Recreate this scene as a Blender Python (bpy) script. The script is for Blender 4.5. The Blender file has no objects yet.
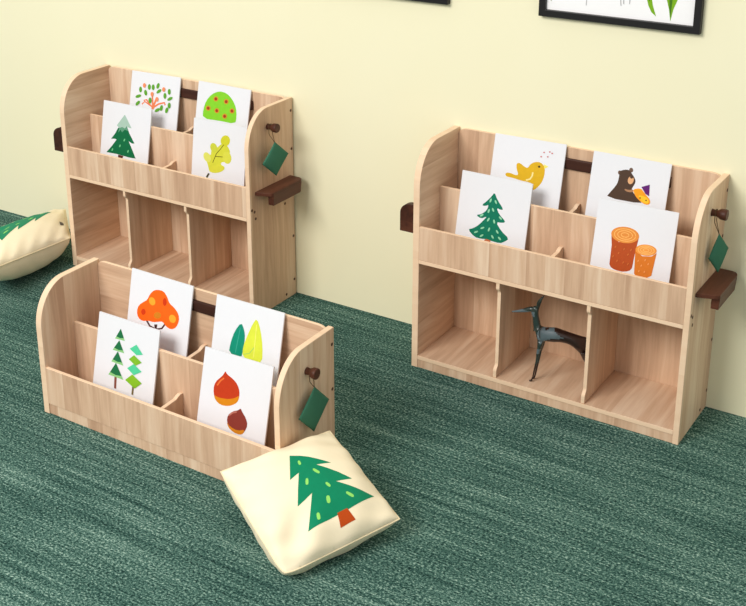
import bpy, bmesh, math, random
from mathutils import Vector, Matrix

C = bpy.context.scene.collection
rnd = random.Random(7)

# ---------------------------------------------------------------- materials
def lin(c):
    return tuple(((x/255/12.92) if x/255 <= .04045 else ((x/255+.055)/1.055)**2.4) for x in c)+(1.,)

def node_mat(name):
    m = bpy.data.materials.new(name); m.use_nodes = True
    nt = m.node_tree; return m, nt, nt.nodes['Principled BSDF']

def plain(name, col, rough=.6, spec=.3, weave=0., coat=0., mot=.03):
    m, nt, b = node_mat(name); N = nt.nodes.new; K = nt.links.new
    b.inputs['Roughness'].default_value = rough
    b.inputs['Specular IOR Level'].default_value = spec
    b.inputs['Coat Weight'].default_value = coat
    tc = N('ShaderNodeTexCoord'); nz = N('ShaderNodeTexNoise'); nz.inputs['Scale'].default_value = 60
    K(tc.outputs['Object'], nz.inputs['Vector'])
    r = N('ShaderNodeValToRGB')
    c = lin(col); r.color_ramp.elements[0].position = .3; r.color_ramp.elements[1].position = .7
    r.color_ramp.elements[0].color = tuple(x*(1-mot) for x in c[:3])+(1,)
    r.color_ramp.elements[1].color = tuple(min(1, x*(1+mot)) for x in c[:3])+(1,)
    K(nz.outputs['Fac'], r.inputs['Fac']); K(r.outputs['Color'], b.inputs['Base Color'])
    if weave:
        n2 = N('ShaderNodeTexNoise'); n2.inputs['Scale'].default_value = 700
        K(tc.outputs['Object'], n2.inputs['Vector'])
        bp = N('ShaderNodeBump'); bp.inputs['Strength'].default_value = weave; bp.inputs['Distance'].default_value = .001
        K(n2.outputs['Fac'], bp.inputs['Height']); K(bp.outputs['Normal'], b.inputs['Normal'])
    return m

def wood(name, grain, across, dark, mid, light, rough=.5, stave=.07, contrast=1., spec=.25):
    """grain: axis index the fibres run along; across: axis index the staves are laid along"""
    m, nt, b = node_mat(name); N = nt.nodes.new; K = nt.links.new
    b.inputs['Roughness'].default_value = rough; b.inputs['Specular IOR Level'].default_value = spec
    tc = N('ShaderNodeTexCoord'); oi = N('ShaderNodeObjectInfo')
    add = N('ShaderNodeVectorMath'); add.operation = 'ADD'
    sc = N('ShaderNodeVectorMath'); sc.operation = 'SCALE'; sc.inputs[0].default_value = (3.1, 5.7, 4.3)
    K(oi.outputs['Random'], sc.inputs['Scale'])
    K(tc.outputs['Object'], add.inputs[0]); K(sc.outputs[0], add.inputs[1])
    # slow wander of the fibres
    w = N('ShaderNodeTexNoise'); w.inputs['Scale'].default_value = 3.5; w.inputs['Detail'].default_value = 1
    K(add.outputs[0], w.inputs['Vector'])
    ws = N('ShaderNodeVectorMath'); ws.operation = 'MULTIPLY_ADD'
    ws.inputs[1].default_value = (.035,)*3
    K(w.outputs['Color'], ws.inputs[0]); K(add.outputs[0], ws.inputs[2])
    # staves
    sx = N('ShaderNodeSeparateXYZ'); K(add.outputs[0], sx.inputs[0])
    dv = N('ShaderNodeMath'); dv.operation = 'DIVIDE'; dv.inputs[1].default_value = stave; K(sx.outputs[across], dv.inputs[0])
    fl = N('ShaderNodeMath'); fl.operation = 'FLOOR'; K(dv.outputs[0], fl.inputs[0])
    wn = N('ShaderNodeTexWhiteNoise'); wn.noise_dimensions = '1D'; K(fl.outputs[0], wn.inputs['W'])
    off = N('ShaderNodeVectorMath'); off.operation = 'MULTIPLY_ADD'; off.inputs[1].default_value = (2., 2., 2.)
    K(wn.outputs['Color'], off.inputs[0]); K(ws.outputs[0], off.inputs[2])
    mp = N('ShaderNodeMapping'); s = [42., 42., 42.]; s[grain] = 2.2; mp.inputs['Scale'].default_value = s
    K(off.outputs[0], mp.inputs['Vector'])
    g = N('ShaderNodeTexNoise'); g.inputs['Scale'].default_value = 1.; g.inputs['Detail'].default_value = 5; g.inputs['Roughness'].default_value = .62
    K(mp.outputs[0], g.inputs['Vector'])
    mp2 = N('ShaderNodeMapping'); s2 = [13., 13., 13.]; s2[grain] = 1.; mp2.inputs['Scale'].default_value = s2
    K(off.outputs[0], mp2.inputs['Vector'])
    g2 = N('ShaderNodeTexNoise'); g2.inputs['Scale'].default_value = 1.; g2.inputs['Detail'].default_value = 2
    K(mp2.outputs[0], g2.inputs['Vector'])
    mx = N('ShaderNodeMath'); mx.operation = 'MULTIPLY_ADD'; mx.inputs[1].default_value = .55; K(g.outputs['Fac'], mx.inputs[0])
    m2 = N('ShaderNodeMath'); m2.operation = 'MULTIPLY'; m2.inputs[1].default_value = .45; K(g2.outputs['Fac'], m2.inputs[0]); K(m2.outputs[0], mx.inputs[2])
    m3 = N('ShaderNodeMath'); m3.operation = 'MULTIPLY_ADD'; m3.inputs[1].default_value = .16*contrast; K(wn.outputs['Value'], m3.inputs[0])
    m4 = N('ShaderNodeMath'); m4.operation = 'SUBTRACT'; m4.inputs[1].default_value = .08*contrast; K(mx.outputs[0], m4.inputs[0]); K(m4.outputs[0], m3.inputs[2])
    r = N('ShaderNodeValToRGB'); e = r.color_ramp.elements
    e[0].position = .5-.19/contrast; e[0].color = lin(dark); e[1].position = .5+.19/contrast; e[1].color = lin(light)
    x = e.new(.5); x.color = lin(mid)
    K(m3.outputs[0], r.inputs['Fac']); K(r.outputs['Color'], b.inputs['Base Color'])
    bp = N('ShaderNodeBump'); bp.inputs['Strength'].default_value = .08; bp.inputs['Distance'].default_value = .001
    K(g.outputs['Fac'], bp.inputs['Height']); K(bp.outputs['Normal'], b.inputs['Normal'])
    return m

OD, OM, OL = (189, 152, 124), (215, 181, 151), (233, 207, 180)
W_FRONT = wood('oak_upright_grain', 2, 0, OD, OM, OL)
W_SIDE = wood('oak_upright_grain_side', 2, 1, OD, OM, OL)
W_LEFT = wood('oak_level_grain_side', 1, 2, OD, OM, OL, stave=.1)
W_BACKV = wood('oak_back_board_upright', 2, 0, OD, OM, OL, stave=.13)
W_BACK = wood('oak_back_board', 0, 2, OD, OM, OL, stave=.11)
W_SHELF = wood('oak_shelf_board', 1, 0, OD, OM, OL, stave=.09)
W_EDGE = wood('pale_board_edge', 0, 2, (228, 194, 162), (239, 208, 176), (244, 218, 190), contrast=.6)
WAL = wood('walnut', 1, 2, (50, 26, 18), (76, 42, 30), (100, 60, 44), rough=.45, stave=.2)
WAL_X = wood('walnut_strip', 0, 2, (42, 22, 15), (60, 32, 23), (80, 46, 34), rough=.5, stave=.2)
SCREW = plain('dark_screw_cap', (84, 52, 36), .5)
CARD_W = plain('white_card', (229, 231, 237), .55, .2, mot=.004)
CREAM = plain('cream_cotton', (252, 238, 207), .9, .1, weave=.2, mot=.008)
SEAM = plain('cream_seam', (240, 224, 188), .9, .1)
GREENF = plain('green_felt', (62, 114, 92), .9, .1, weave=.3)
TWINE = plain('dark_twine', (92, 74, 52), .8, .1)
FRAME_B = plain('black_frame', (26, 25, 26), .4)
PAPER = plain('white_print_paper', (246, 246, 248), .5, .2, mot=.004)
ink_cache = {}
def ink(c):
    if c not in ink_cache: ink_cache[c] = plain('printed_ink_%d' % (len(ink_cache)+1), c, .6, .2)
    return ink_cache[c]

def carpet_mat():
    m, nt, b = node_mat('green_streaked_carpet'); N = nt.nodes.new; K = nt.links.new
    b.inputs['Roughness'].default_value = 1.; b.inputs['Specular IOR Level'].default_value = .05
    tc = N('ShaderNodeTexCoord')
    def noise(scale, detail=2, rough=.5):
        mp = N('ShaderNodeMapping'); mp.inputs['Scale'].default_value = scale; K(tc.outputs['Object'], mp.inputs['Vector'])
        n = N('ShaderNodeTexNoise'); n.inputs['Scale'].default_value = 1; n.inputs['Detail'].default_value = detail; n.inputs['Roughness'].default_value = rough
        K(mp.outputs[0], n.inputs['Vector']); return n.outputs['Fac']
    def mad(a, k, c):
        n = N('ShaderNodeMath'); n.operation = 'MULTIPLY_ADD'; K(a, n.inputs[0]); n.inputs[1].default_value = k
        if isinstance(c, float): n.inputs[2].default_value = c
        else: K(c, n.inputs[2])
        return n.outputs[0]
    fleck = noise((120, 175, 1), 3, .75); streak = noise((2.4, 52, 1), 3, .6); band = noise((1.1, 9, 1), 2); broad = noise((3, 4, 1), 1)
    line = noise((1.1, 105, 1), 2, .6)
    v = mad(fleck, FL, mad(streak, ST, mad(line, .48, mad(band, .25, mad(broad, .1, -(FL+ST+.83)*.5+.485)))))
    r = N('ShaderNodeValToRGB'); e = r.color_ramp.elements
    e[0].position = .14; e[0].color = lin((24, 46, 43)); e[1].position = .92; e[1].color = lin((178, 204, 190))
    for p, c in ((.36, (48, 80, 74)), (.52, (74, 108, 99)), (.68, (108, 142, 130))):
        x = e.new(p); x.color = lin(c)
    K(v, r.inputs['Fac']); K(r.outputs['Color'], b.inputs['Base Color'])
    bp = N('ShaderNodeBump'); bp.inputs['Strength'].default_value = .5; bp.inputs['Distance'].default_value = .004
    K(v, bp.inputs['Height']); K(bp.outputs['Normal'], b.inputs['Normal'])
    return m
FL, ST = 2.3, .5

def wall_mat():
    m, nt, b = node_mat('pale_yellow_paint'); N = nt.nodes.new; K = nt.links.new
    b.inputs['Roughness'].default_value = .85; b.inputs['Specular IOR Level'].default_value = .1
    tc = N('ShaderNodeTexCoord'); n = N('ShaderNodeTexNoise'); n.inputs['Scale'].default_value = 2.; n.inputs['Detail'].default_value = 2
    K(tc.outputs['Object'], n.inputs['Vector'])
    r = N('ShaderNodeValToRGB'); e = r.color_ramp.elements
    e[0].color = lin((239, 234, 200)); e[1].color = lin((242, 238, 208))
    K(n.outputs['Fac'], r.inputs['Fac']); K(r.outputs['Color'], b.inputs['Base Color'])
    return m

# ---------------------------------------------------------------- helpers
def link(name, me, parent=None, loc=None):
    o = bpy.data.objects.new(name, me); C.objects.link(o)
    if parent: o.parent = parent
    if loc is not None: o.location = loc
    return o

def mesh(name, verts, faces, mats, parent=None, midx=None, smooth=False, loc=None, bevel=0.):
    me = bpy.data.meshes.new(name); me.from_pydata([tuple(v) for v in verts], [], faces)
    for m in (mats if isinstance(mats, (list, tuple)) else [mats]): me.materials.append(m)
    if midx:
        for p, i in zip(me.polygons, midx): p.material_index = i
    bm = bmesh.new(); bm.from_mesh(me); bmesh.ops.recalc_face_normals(bm, faces=bm.faces); bm.to_mesh(me); bm.free()
    if smooth:
        for p in me.polygons: p.use_smooth = True
    o = link(name, me, parent, loc)
    if bevel:
        b = o.modifiers.new('Bevel', 'BEVEL'); b.width = bevel; b.segments = 2; b.limit_method = 'ANGLE'
    return o

def tag(o, label, cat, group=None):
    o['label'] = label; o['category'] = cat
    if group: o['group'] = group
    return o

def thing(name, label, cat, loc=(0, 0, 0), group=None):
    o = link(name, None, None, loc); o.empty_display_size = .05
    return tag(o, label, cat, group)

def prism(name, outline, axis, a, b, mats, parent=None, bevel=.0012, rim=1):
    """outline in the plane perpendicular to axis; caps take material 0, the rim material `rim`"""
    def P(p, h):
        return {0: (h, p[0], p[1]), 1: (p[0], h, p[1]), 2: (p[0], p[1], h)}[axis]
    n = len(outline)
    v = [P(p, a) for p in outline]+[P(p, b) for p in outline]
    f = [tuple(range(n)), tuple(range(n, 2*n))]+[(i, (i+1) % n, n+(i+1) % n, n+i) for i in range(n)]
    return mesh(name, v, f, mats, parent, [0, 0]+[rim if len(mats) > 1 else 0]*n, bevel=bevel)

def board(name, x, y, z, mats, parent, faceaxis, bevel=.0012):
    """box; the two faces perpendicular to faceaxis take material 0, the edges material 1"""
    o = {0: [(y[0], z[0]), (y[1], z[0]), (y[1], z[1]), (y[0], z[1])],
         1: [(x[0], z[0]), (x[1], z[0]), (x[1], z[1]), (x[0], z[1])],
         2: [(x[0], y[0]), (x[1], y[0]), (x[1], y[1]), (x[0], y[1])]}[faceaxis]
    r = (x, y, z)[faceaxis]
    return prism(name, o, faceaxis, r[0], r[1], mats, parent, bevel)

def lathe_x(name, prof, cy, cz, mat, parent, n=24):
    """profile list of (x, radius) turned about an axis parallel to x"""
    v = []; f = []
    for x, r in prof:
        for k in range(n):
            a = 2*math.pi*k/n; v.append((x, cy+r*math.cos(a), cz+r*math.sin(a)))
    for i in range(len(prof)-1):
        for k in range(n): f.append((i*n+k, i*n+(k+1) % n, (i+1)*n+(k+1) % n, (i+1)*n+k))
    f += [tuple(range(n)), tuple(range((len(prof)-1)*n, len(prof)*n))]
    o = mesh(name, v, f, mat, parent)
    for p in o.data.polygons: p.use_smooth = len(p.vertices) == 4
    return o

def tube(name, pts, r, mat, parent=None, closed=False, n=8):
    pts = [Vector(p) for p in pts]; m = len(pts); v = []; f = []
    up = None
    for i, p in enumerate(pts):
        d = (pts[(i+1) % m if closed else min(i+1, m-1)]-pts[(i-1) % m if closed else max(i-1, 0)]).normalized()
        if up is None: up = d.orthogonal().normalized()
        up = (up-d*up.dot(d)).normalized(); s = d.cross(up)
        for k in range(n):
            a = 2*math.pi*k/n; v.append(p+(up*math.cos(a)+s*math.sin(a))*r)
    for i in range(m if closed else m-1):
        j = (i+1) % m
        for k in range(n): f.append((i*n+k, i*n+(k+1) % n, j*n+(k+1) % n, j*n+k))
    if not closed: f += [tuple(range(n)), tuple(range((m-1)*n, m*n))]
    return mesh(name, v, f, mat, parent, smooth=True)

def cross2(o, a, b): return (a[0]-o[0])*(b[1]-o[1])-(a[1]-o[1])*(b[0]-o[0])
def earclip(poly):
    """triangles (index triples) of a simple polygon"""
    idx = list(range(len(poly)))
    if sum(poly[i-1][0]*poly[i][1]-poly[i][0]*poly[i-1][1] for i in idx) < 0: idx.reverse()
    tri = []; guard = 0
    while len(idx) > 3 and guard < 5000:
        guard += 1; done = False
        for k in range(len(idx)):
            a, b, c = idx[k-1], idx[k], idx[(k+1) % len(idx)]
            if cross2(poly[a], poly[b], poly[c]) <= 1e-12: continue
            if any(p not in (a, b, c) and cross2(poly[a], poly[b], poly[p]) >= 0 and cross2(poly[b], poly[c], poly[p]) >= 0 and cross2(poly[c], poly[a], poly[p]) >= 0 for p in idx): continue
            tri.append((a, b, c)); idx.pop(k); done = True; break
        if not done: idx.pop(0)
    tri.append(tuple(idx)); return tri
def clip(poly, axis, val, keep):
    out = []
    for i in range(len(poly)):
        a, b = poly[i-1], poly[i]; ia = (a[axis]-val)*keep >= 0; ib = (b[axis]-val)*keep >= 0
        if ia != ib:
            t = (val-a[axis])/(b[axis]-a[axis]); out.append((a[0]+(b[0]-a[0])*t, a[1]+(b[1]-a[1])*t))
        if ib: out.append(b)
    return out
import math
def pillow_point(P, T, s, u, v, blunt=.05):
    """P four corners, T (top, bottom) plumpness, s=+1 upper face / -1 lower face, u,v in 0..1"""
    U, V = 2*u-1, 2*v-1
    k = .004
    if U < 0 < V:
        c = 1-blunt*(U*V)**6; u, v = .5+.5*U*c, .5+.5*V*c
        x, y = 2*u-1, 2*v-1
    else: x, y = U, V
    uu = .5+.5*x*(1-k*(1-V*V)); vv = .5+.5*y*(1-k*(1-U*U))
    w = ((1-uu)*(1-vv), uu*(1-vv), uu*vv, (1-uu)*vv)
    b = [sum(w[i]*P[i][j] for i in range(4)) for j in range(3)]
    e1 = [P[1][j]+P[2][j]-P[0][j]-P[3][j] for j in range(3)]
    e2 = [P[0][j]+P[1][j]-P[2][j]-P[3][j] for j in range(3)]
    n = [e1[1]*e2[2]-e1[2]*e2[1], e1[2]*e2[0]-e1[0]*e2[2], e1[0]*e2[1]-e1[1]*e2[0]]
    l = math.sqrt(sum(a*a for a in n)); sg = 1 if n[2] > 0 else -1
    n = [a/l*sg for a in n]
    e = .55 if s > 0 else .38
    f = max(0., 1-abs(U)**2.4)**e*max(0., 1-abs(V)**2.4)**e
    h = (T[0] if s > 0 else T[1])*f
    edge = (1-f)*min(1, f*3.5)
    h += s*edge*.006*(math.sin(9*U+5*V+1.3*s)+.7*math.sin(17*V-6*U+2.1))
    h -= .013*math.exp(-((x+V*0-(-.62))**2+(y-.55)**2)*9)*math.cos((U+V)*5.5) if s > 0 else 0
    o = [b[j]+s*h*n[j] for j in range(3)]
    o[2] = max(o[2], .001)
    return o
CARDS = {
'C fl': dict(x=0.2408, y=-0.1962, z=0.4344, w=0.2696, tilt=0.1856, roll=0.0041, art=[
  ((0,115,88), [(0.0011,0.2535),(0.0083,0.2408),(0.019,0.2272),(0.0331,0.2127),(0.0372,0.2047),(0.0313,0.2029),(0.0245,0.2031),(0.0166,0.2052),(0.0156,0.2011),(0.0215,0.191),(0.0318,0.1805),(0.0463,0.1696),(0.051,0.1625),(0.046,0.1592),(0.0367,0.1571),(0.0231,0.1563),(0.0226,0.1486),(0.0352,0.1342),(0.0498,0.1221),(0.0663,0.1122),(0.0705,0.1036),(0.0624,0.0962),(0.0541,0.0901),(0.0456,0.0854),(0.0324,0.0835),(0.0144,0.0845),(0.0012,0.0855),(-0.0073,0.0865),(-0.0168,0.0863),(-0.0275,0.0848),(-0.0391,0.0842),(-0.0516,0.0844),(-0.0655,0.0901),(-0.0808,0.1013),(-0.0833,0.109),(-0.0732,0.1131),(-0.0632,0.1191),(-0.0533,0.127),(-0.043,0.1377),(-0.0324,0.1514),(-0.0254,0.1607),(-0.0221,0.1657),(-0.0259,0.1651),(-0.0368,0.1588),(-0.0476,0.158),(-0.0581,0.1627),(-0.0579,0.1669),(-0.0469,0.1706),(-0.0369,0.177),(-0.0278,0.1859),(-0.0222,0.1956),(-0.0199,0.2061),(-0.0218,0.2094),(-0.0281,0.2056),(-0.035,0.2038),(-0.0424,0.204),(-0.0413,0.2091),(-0.0314,0.219),(-0.0226,0.229),(-0.0147,0.2391),(-0.0087,0.248),(-0.0045,0.2559)]),
  ((190,105,65), [(-0.0191,0.0836),(-0.0117,0.0881),(0.0054,0.0855),(0.0041,0.0761),(-0.0222,0.0738)]),
  ((140,210,170), [(-0.01,0.2272),(-0.0124,0.2218),(-0.0154,0.2198),(-0.0173,0.2225),(-0.017,0.2281),(-0.0147,0.2336),(-0.0116,0.2355),(-0.0097,0.2329)]),
  ((140,210,170), [(0.0101,0.2279),(0.0119,0.2226),(0.0107,0.2194),(0.0074,0.22),(0.0037,0.2243),(0.0019,0.2295),(0.0031,0.2328),(0.0065,0.2321)]),
  ((140,210,170), [(-0.0122,0.1887),(-0.0146,0.1832),(-0.0177,0.1812),(-0.0196,0.1839),(-0.0193,0.1896),(-0.0169,0.195),(-0.0139,0.197),(-0.0119,0.1944)]),
  ((140,210,170), [(-0.0387,0.166),(-0.0441,0.163),(-0.0477,0.1632),(-0.0472,0.1665),(-0.0431,0.1711),(-0.0376,0.1742),(-0.0341,0.174),(-0.0345,0.1706)]),
  ((140,210,170), [(0.0037,0.1982),(0.0054,0.1929),(0.0043,0.1897),(0.0009,0.1904),(-0.0028,0.1946),(-0.0045,0.1998),(-0.0034,0.2031),(0,0.2024)]),
  ((140,210,170), [(0.0347,0.176),(0.0383,0.1718),(0.0384,0.1685),(0.0349,0.168),(0.0298,0.1707),(0.0262,0.1749),(0.0261,0.1782),(0.0296,0.1787)]),
  ((140,210,170), [(-0.0096,0.1573),(-0.0129,0.1522),(-0.0162,0.1507),(-0.0176,0.1537),(-0.0163,0.1593),(-0.0129,0.1644),(-0.0096,0.1659),(-0.0082,0.163)]),
  ((140,210,170), [(0.0135,0.1576),(0.0143,0.152),(0.0126,0.1489),(0.0094,0.1501),(0.0066,0.1549),(0.0059,0.1605),(0.0076,0.1636),(0.0108,0.1624)]),
  ((140,210,170), [(-0.0302,0.1211),(-0.0361,0.1189),(-0.0395,0.1196),(-0.0384,0.123),(-0.0335,0.1269),(-0.0277,0.1291),(-0.0243,0.1284),(-0.0254,0.125)]),
  ((140,210,170), [(-0.0024,0.1233),(-0.0047,0.1179),(-0.0078,0.1158),(-0.0097,0.1185),(-0.0094,0.1242),(-0.007,0.1297),(-0.004,0.1317),(-0.002,0.1291)]),
  ((140,210,170), [(0.0298,0.1245),(0.0325,0.1197),(0.0319,0.1163),(0.0284,0.1164),(0.024,0.1198),(0.0213,0.1246),(0.0218,0.128),(0.0253,0.1279)]),
  ((140,210,170), [(-0.0526,0.102),(-0.0585,0.0997),(-0.0619,0.1005),(-0.0609,0.1038),(-0.0559,0.1078),(-0.0501,0.11),(-0.0466,0.1093),(-0.0477,0.1059)]),
  ((140,210,170), [(-0.0291,0.0935),(-0.0346,0.0903),(-0.0381,0.0905),(-0.0377,0.0939),(-0.0335,0.0985),(-0.028,0.1016),(-0.0245,0.1015),(-0.0249,0.0981)]),
  ((140,210,170), [(0.0142,0.1029),(0.017,0.0981),(0.0164,0.0947),(0.0129,0.0948),(0.0085,0.0982),(0.0057,0.103),(0.0063,0.1064),(0.0098,0.1063)]),
  ((140,210,170), [(0.0414,0.1035),(0.045,0.0993),(0.045,0.096),(0.0415,0.0955),(0.0365,0.098),(0.0328,0.1022),(0.0328,0.1056),(0.0363,0.1061)]),
]),
'C rl': dict(x=0.3134, y=-0.0915, z=0.5571, w=0.2711, tilt=0.2266, roll=-0.0113, art=[
  ((216,172,25), [(0.0155,0.2288),(0.0237,0.2343),(0.033,0.2377),(0.0433,0.2388),(0.0525,0.2365),(0.0607,0.2309),(0.0661,0.223),(0.0687,0.2129),(0.0693,0.2007),(0.0677,0.1864),(0.0644,0.174),(0.0593,0.1633),(0.0519,0.1525),(0.0421,0.1415),(0.0351,0.1375),(0.0311,0.1404),(0.0294,0.1462),(0.03,0.1547),(0.0248,0.1599),(0.0137,0.1616),(0.0021,0.1624),(-0.0099,0.1623),(-0.0238,0.1635),(-0.0393,0.1659),(-0.054,0.1672),(-0.0679,0.1674),(-0.0759,0.1696),(-0.078,0.1738),(-0.0777,0.1774),(-0.075,0.1804),(-0.0699,0.1821),(-0.0623,0.1826),(-0.0537,0.1816),(-0.0442,0.1792),(-0.0365,0.1788),(-0.0307,0.1804),(-0.0304,0.1861),(-0.0357,0.1959),(-0.039,0.2057),(-0.0404,0.2154),(-0.0382,0.2214),(-0.0324,0.2237),(-0.0241,0.2218),(-0.0133,0.2157),(-0.0048,0.2122),(0.0014,0.2113),(0.0062,0.2146),(0.0096,0.2222)]),
  ((240,225,150), [(0.0218,0.199),(0.0213,0.1866),(0.0155,0.1756),(0.0016,0.1697),(0.0038,0.1646),(0.0194,0.1717),(0.027,0.1854),(0.0277,0.1991)]),
  ((240,228,110), [(0.0616,0.2343),(0.0802,0.2284),(0.0662,0.2183)]),
  ((70,55,20), [(0.0506,0.2235),(0.0504,0.2218),(0.0493,0.2202),(0.0475,0.2192),(0.0454,0.2188),(0.0435,0.2193),(0.042,0.2204),(0.0413,0.222),(0.0415,0.2237),(0.0426,0.2253),(0.0444,0.2263),(0.0465,0.2266),(0.0484,0.2262),(0.0499,0.2251)]),
  ((200,120,120), [(0.0605,0.2758),(0.0598,0.2737),(0.0574,0.2726),(0.0548,0.273),(0.0535,0.2747),(0.0543,0.2768),(0.0566,0.278),(0.0592,0.2776)]),
  ((200,120,120), [(0.0816,0.2809),(0.0809,0.2788),(0.0786,0.2776),(0.076,0.278),(0.0747,0.2798),(0.0755,0.2818),(0.0778,0.283),(0.0804,0.2826)]),
  ((200,120,120), [(0.091,0.2774),(0.0902,0.2753),(0.0879,0.2741),(0.0853,0.2745),(0.0841,0.2763),(0.0848,0.2783),(0.0871,0.2795),(0.0897,0.2791)]),
  ((200,120,120), [(0.0521,0.2595),(0.0514,0.2574),(0.049,0.2562),(0.0464,0.2566),(0.0451,0.2583),(0.0459,0.2604),(0.0482,0.2616),(0.0508,0.2612)]),
  ((200,120,120), [(0.0765,0.2628),(0.0758,0.2608),(0.0734,0.2596),(0.0709,0.26),(0.0696,0.2617),(0.0703,0.2638),(0.0727,0.265),(0.0752,0.2646)]),
]),
'C rr': dict(x=0.6827, y=-0.0879, z=0.554, w=0.269, tilt=0.211, roll=0.001, art=[
  ((110,85,70), [(0.0094,0.2731),(0.0093,0.2695),(0.0078,0.2664),(0.0053,0.2643),(0.0023,0.2638),(-0.0007,0.2648),(-0.0031,0.2673),(-0.0043,0.2707),(-0.0041,0.2743),(-0.0027,0.2774),(-0.0001,0.2795),(0.0029,0.28),(0.0059,0.279),(0.0082,0.2765)]),
  ((110,85,70), [(-0.0288,0.2579),(-0.0289,0.2547),(-0.0303,0.2519),(-0.0327,0.25),(-0.0356,0.2495),(-0.0384,0.2504),(-0.0406,0.2526),(-0.0417,0.2556),(-0.0415,0.2588),(-0.0401,0.2617),(-0.0377,0.2635),(-0.0348,0.264),(-0.032,0.2631),(-0.0299,0.2609)]),
  ((76,56,43), [(-0.0671,0.1702),(-0.0604,0.1813),(-0.0531,0.1928),(-0.0454,0.2047),(-0.0403,0.2144),(-0.0379,0.2218),(-0.0363,0.2313),(-0.0357,0.243),(-0.0357,0.2521),(-0.0362,0.2584),(-0.0322,0.2638),(-0.0239,0.268),(-0.0157,0.2705),(-0.0075,0.271),(-0.001,0.2687),(0.0037,0.2636),(0.0086,0.2586),(0.0135,0.2538),(0.0179,0.2483),(0.0216,0.2421),(0.023,0.236),(0.0221,0.2301),(0.0203,0.2246),(0.0178,0.2195),(0.0158,0.2145),(0.0142,0.2096),(0.0155,0.2047),(0.0198,0.1997),(0.0267,0.1929),(0.0362,0.1844),(0.0455,0.1766),(0.0548,0.1697),(0.0273,0.1658),(-0.0376,0.165)]),
  ((225,172,125), [(0.0164,0.2373),(0.0147,0.2315),(0.0114,0.2269),(0.007,0.2246),(0.0025,0.2249),(-0.0012,0.2279),(-0.0035,0.2328),(-0.0038,0.2388),(-0.0021,0.2447),(0.0013,0.2492),(0.0056,0.2515),(0.0101,0.2512),(0.0138,0.2483),(0.0161,0.2433)]),
  ((76,56,43), [(0.0135,0.2495),(0.0132,0.2475),(0.012,0.2456),(0.0099,0.2444),(0.0075,0.2439),(0.0051,0.2444),(0.0034,0.2457),(0.0025,0.2475),(0.0028,0.2496),(0.0041,0.2514),(0.0061,0.2527),(0.0086,0.2531),(0.0109,0.2526),(0.0127,0.2514)]),
  ((170,125,90), [(-0.0071,0.2056),(0.0007,0.2043),(0.0086,0.2051),(0.0169,0.208),(0.021,0.2072),(0.021,0.2026),(0.0172,0.1993),(0.0095,0.1974),(0.0022,0.1972),(-0.0046,0.1986),(-0.0088,0.2011),(-0.0102,0.2045)]),
  ((248,160,30), [(0.0237,0.2116),(0.0376,0.2156),(0.0472,0.2152),(0.0526,0.2105),(0.0577,0.2058),(0.0626,0.201),(0.0693,0.1954),(0.0777,0.189),(0.0822,0.1818),(0.083,0.1739),(0.0797,0.1688),(0.0724,0.1665),(0.0638,0.1673),(0.0539,0.1714),(0.0443,0.1769),(0.0351,0.1838),(0.027,0.1929),(0.0202,0.204)]),
  ((255,198,45), [(0.0425,0.193),(0.0494,0.1936),(0.0578,0.1929),(0.0679,0.191),(0.0747,0.1857),(0.0783,0.1773),(0.0766,0.1721),(0.0694,0.1703),(0.0618,0.1713),(0.0538,0.1753),(0.0471,0.1811),(0.0417,0.1888)]),
  ((95,25,110), [(0.0461,0.2225),(0.0729,0.2353),(0.0766,0.1962),(0.0632,0.2019)]),
  ((120,70,20), [(0.0499,0.1855),(0.0494,0.1835),(0.0476,0.1823),(0.0455,0.1827),(0.0445,0.1845),(0.045,0.1865),(0.0468,0.1877),(0.0488,0.1873)]),
  ((120,70,20), [(0.0714,0.1814),(0.0709,0.1794),(0.0691,0.1782),(0.0671,0.1787),(0.066,0.1804),(0.0665,0.1824),(0.0683,0.1836),(0.0703,0.1832)]),
]),
'C fr': dict(x=0.7591, y=-0.2065, z=0.4344, w=0.2689, tilt=0.2275, roll=-0.0115, art=[
  ((178,76,28), [(-0.0774,0.2029),(-0.0711,0.1667),(-0.07,0.1025),(-0.0649,0.0939),(-0.0543,0.0886),(-0.0403,0.0862),(-0.0239,0.086),(-0.0082,0.0899),(0.0018,0.0952),(0.0084,0.1052),(0.0109,0.1514),(0.0173,0.2136),(-0.0014,0.1914),(-0.0487,0.1819)]),
  ((226,142,62), [(0.017,0.2122),(0.0155,0.2051),(0.0108,0.1983),(0.0033,0.1922),(-0.0066,0.1872),(-0.018,0.1838),(-0.0304,0.1821),(-0.0428,0.1823),(-0.0544,0.1843),(-0.0644,0.1881),(-0.072,0.1933),(-0.0769,0.1997),(-0.0785,0.2067),(-0.0769,0.2139),(-0.0721,0.2209),(-0.0644,0.227),(-0.0544,0.2319),(-0.0429,0.2352),(-0.0305,0.2368),(-0.0182,0.2366),(-0.0067,0.2345),(0.0031,0.2307),(0.0107,0.2255),(0.0154,0.2192)]),
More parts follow.
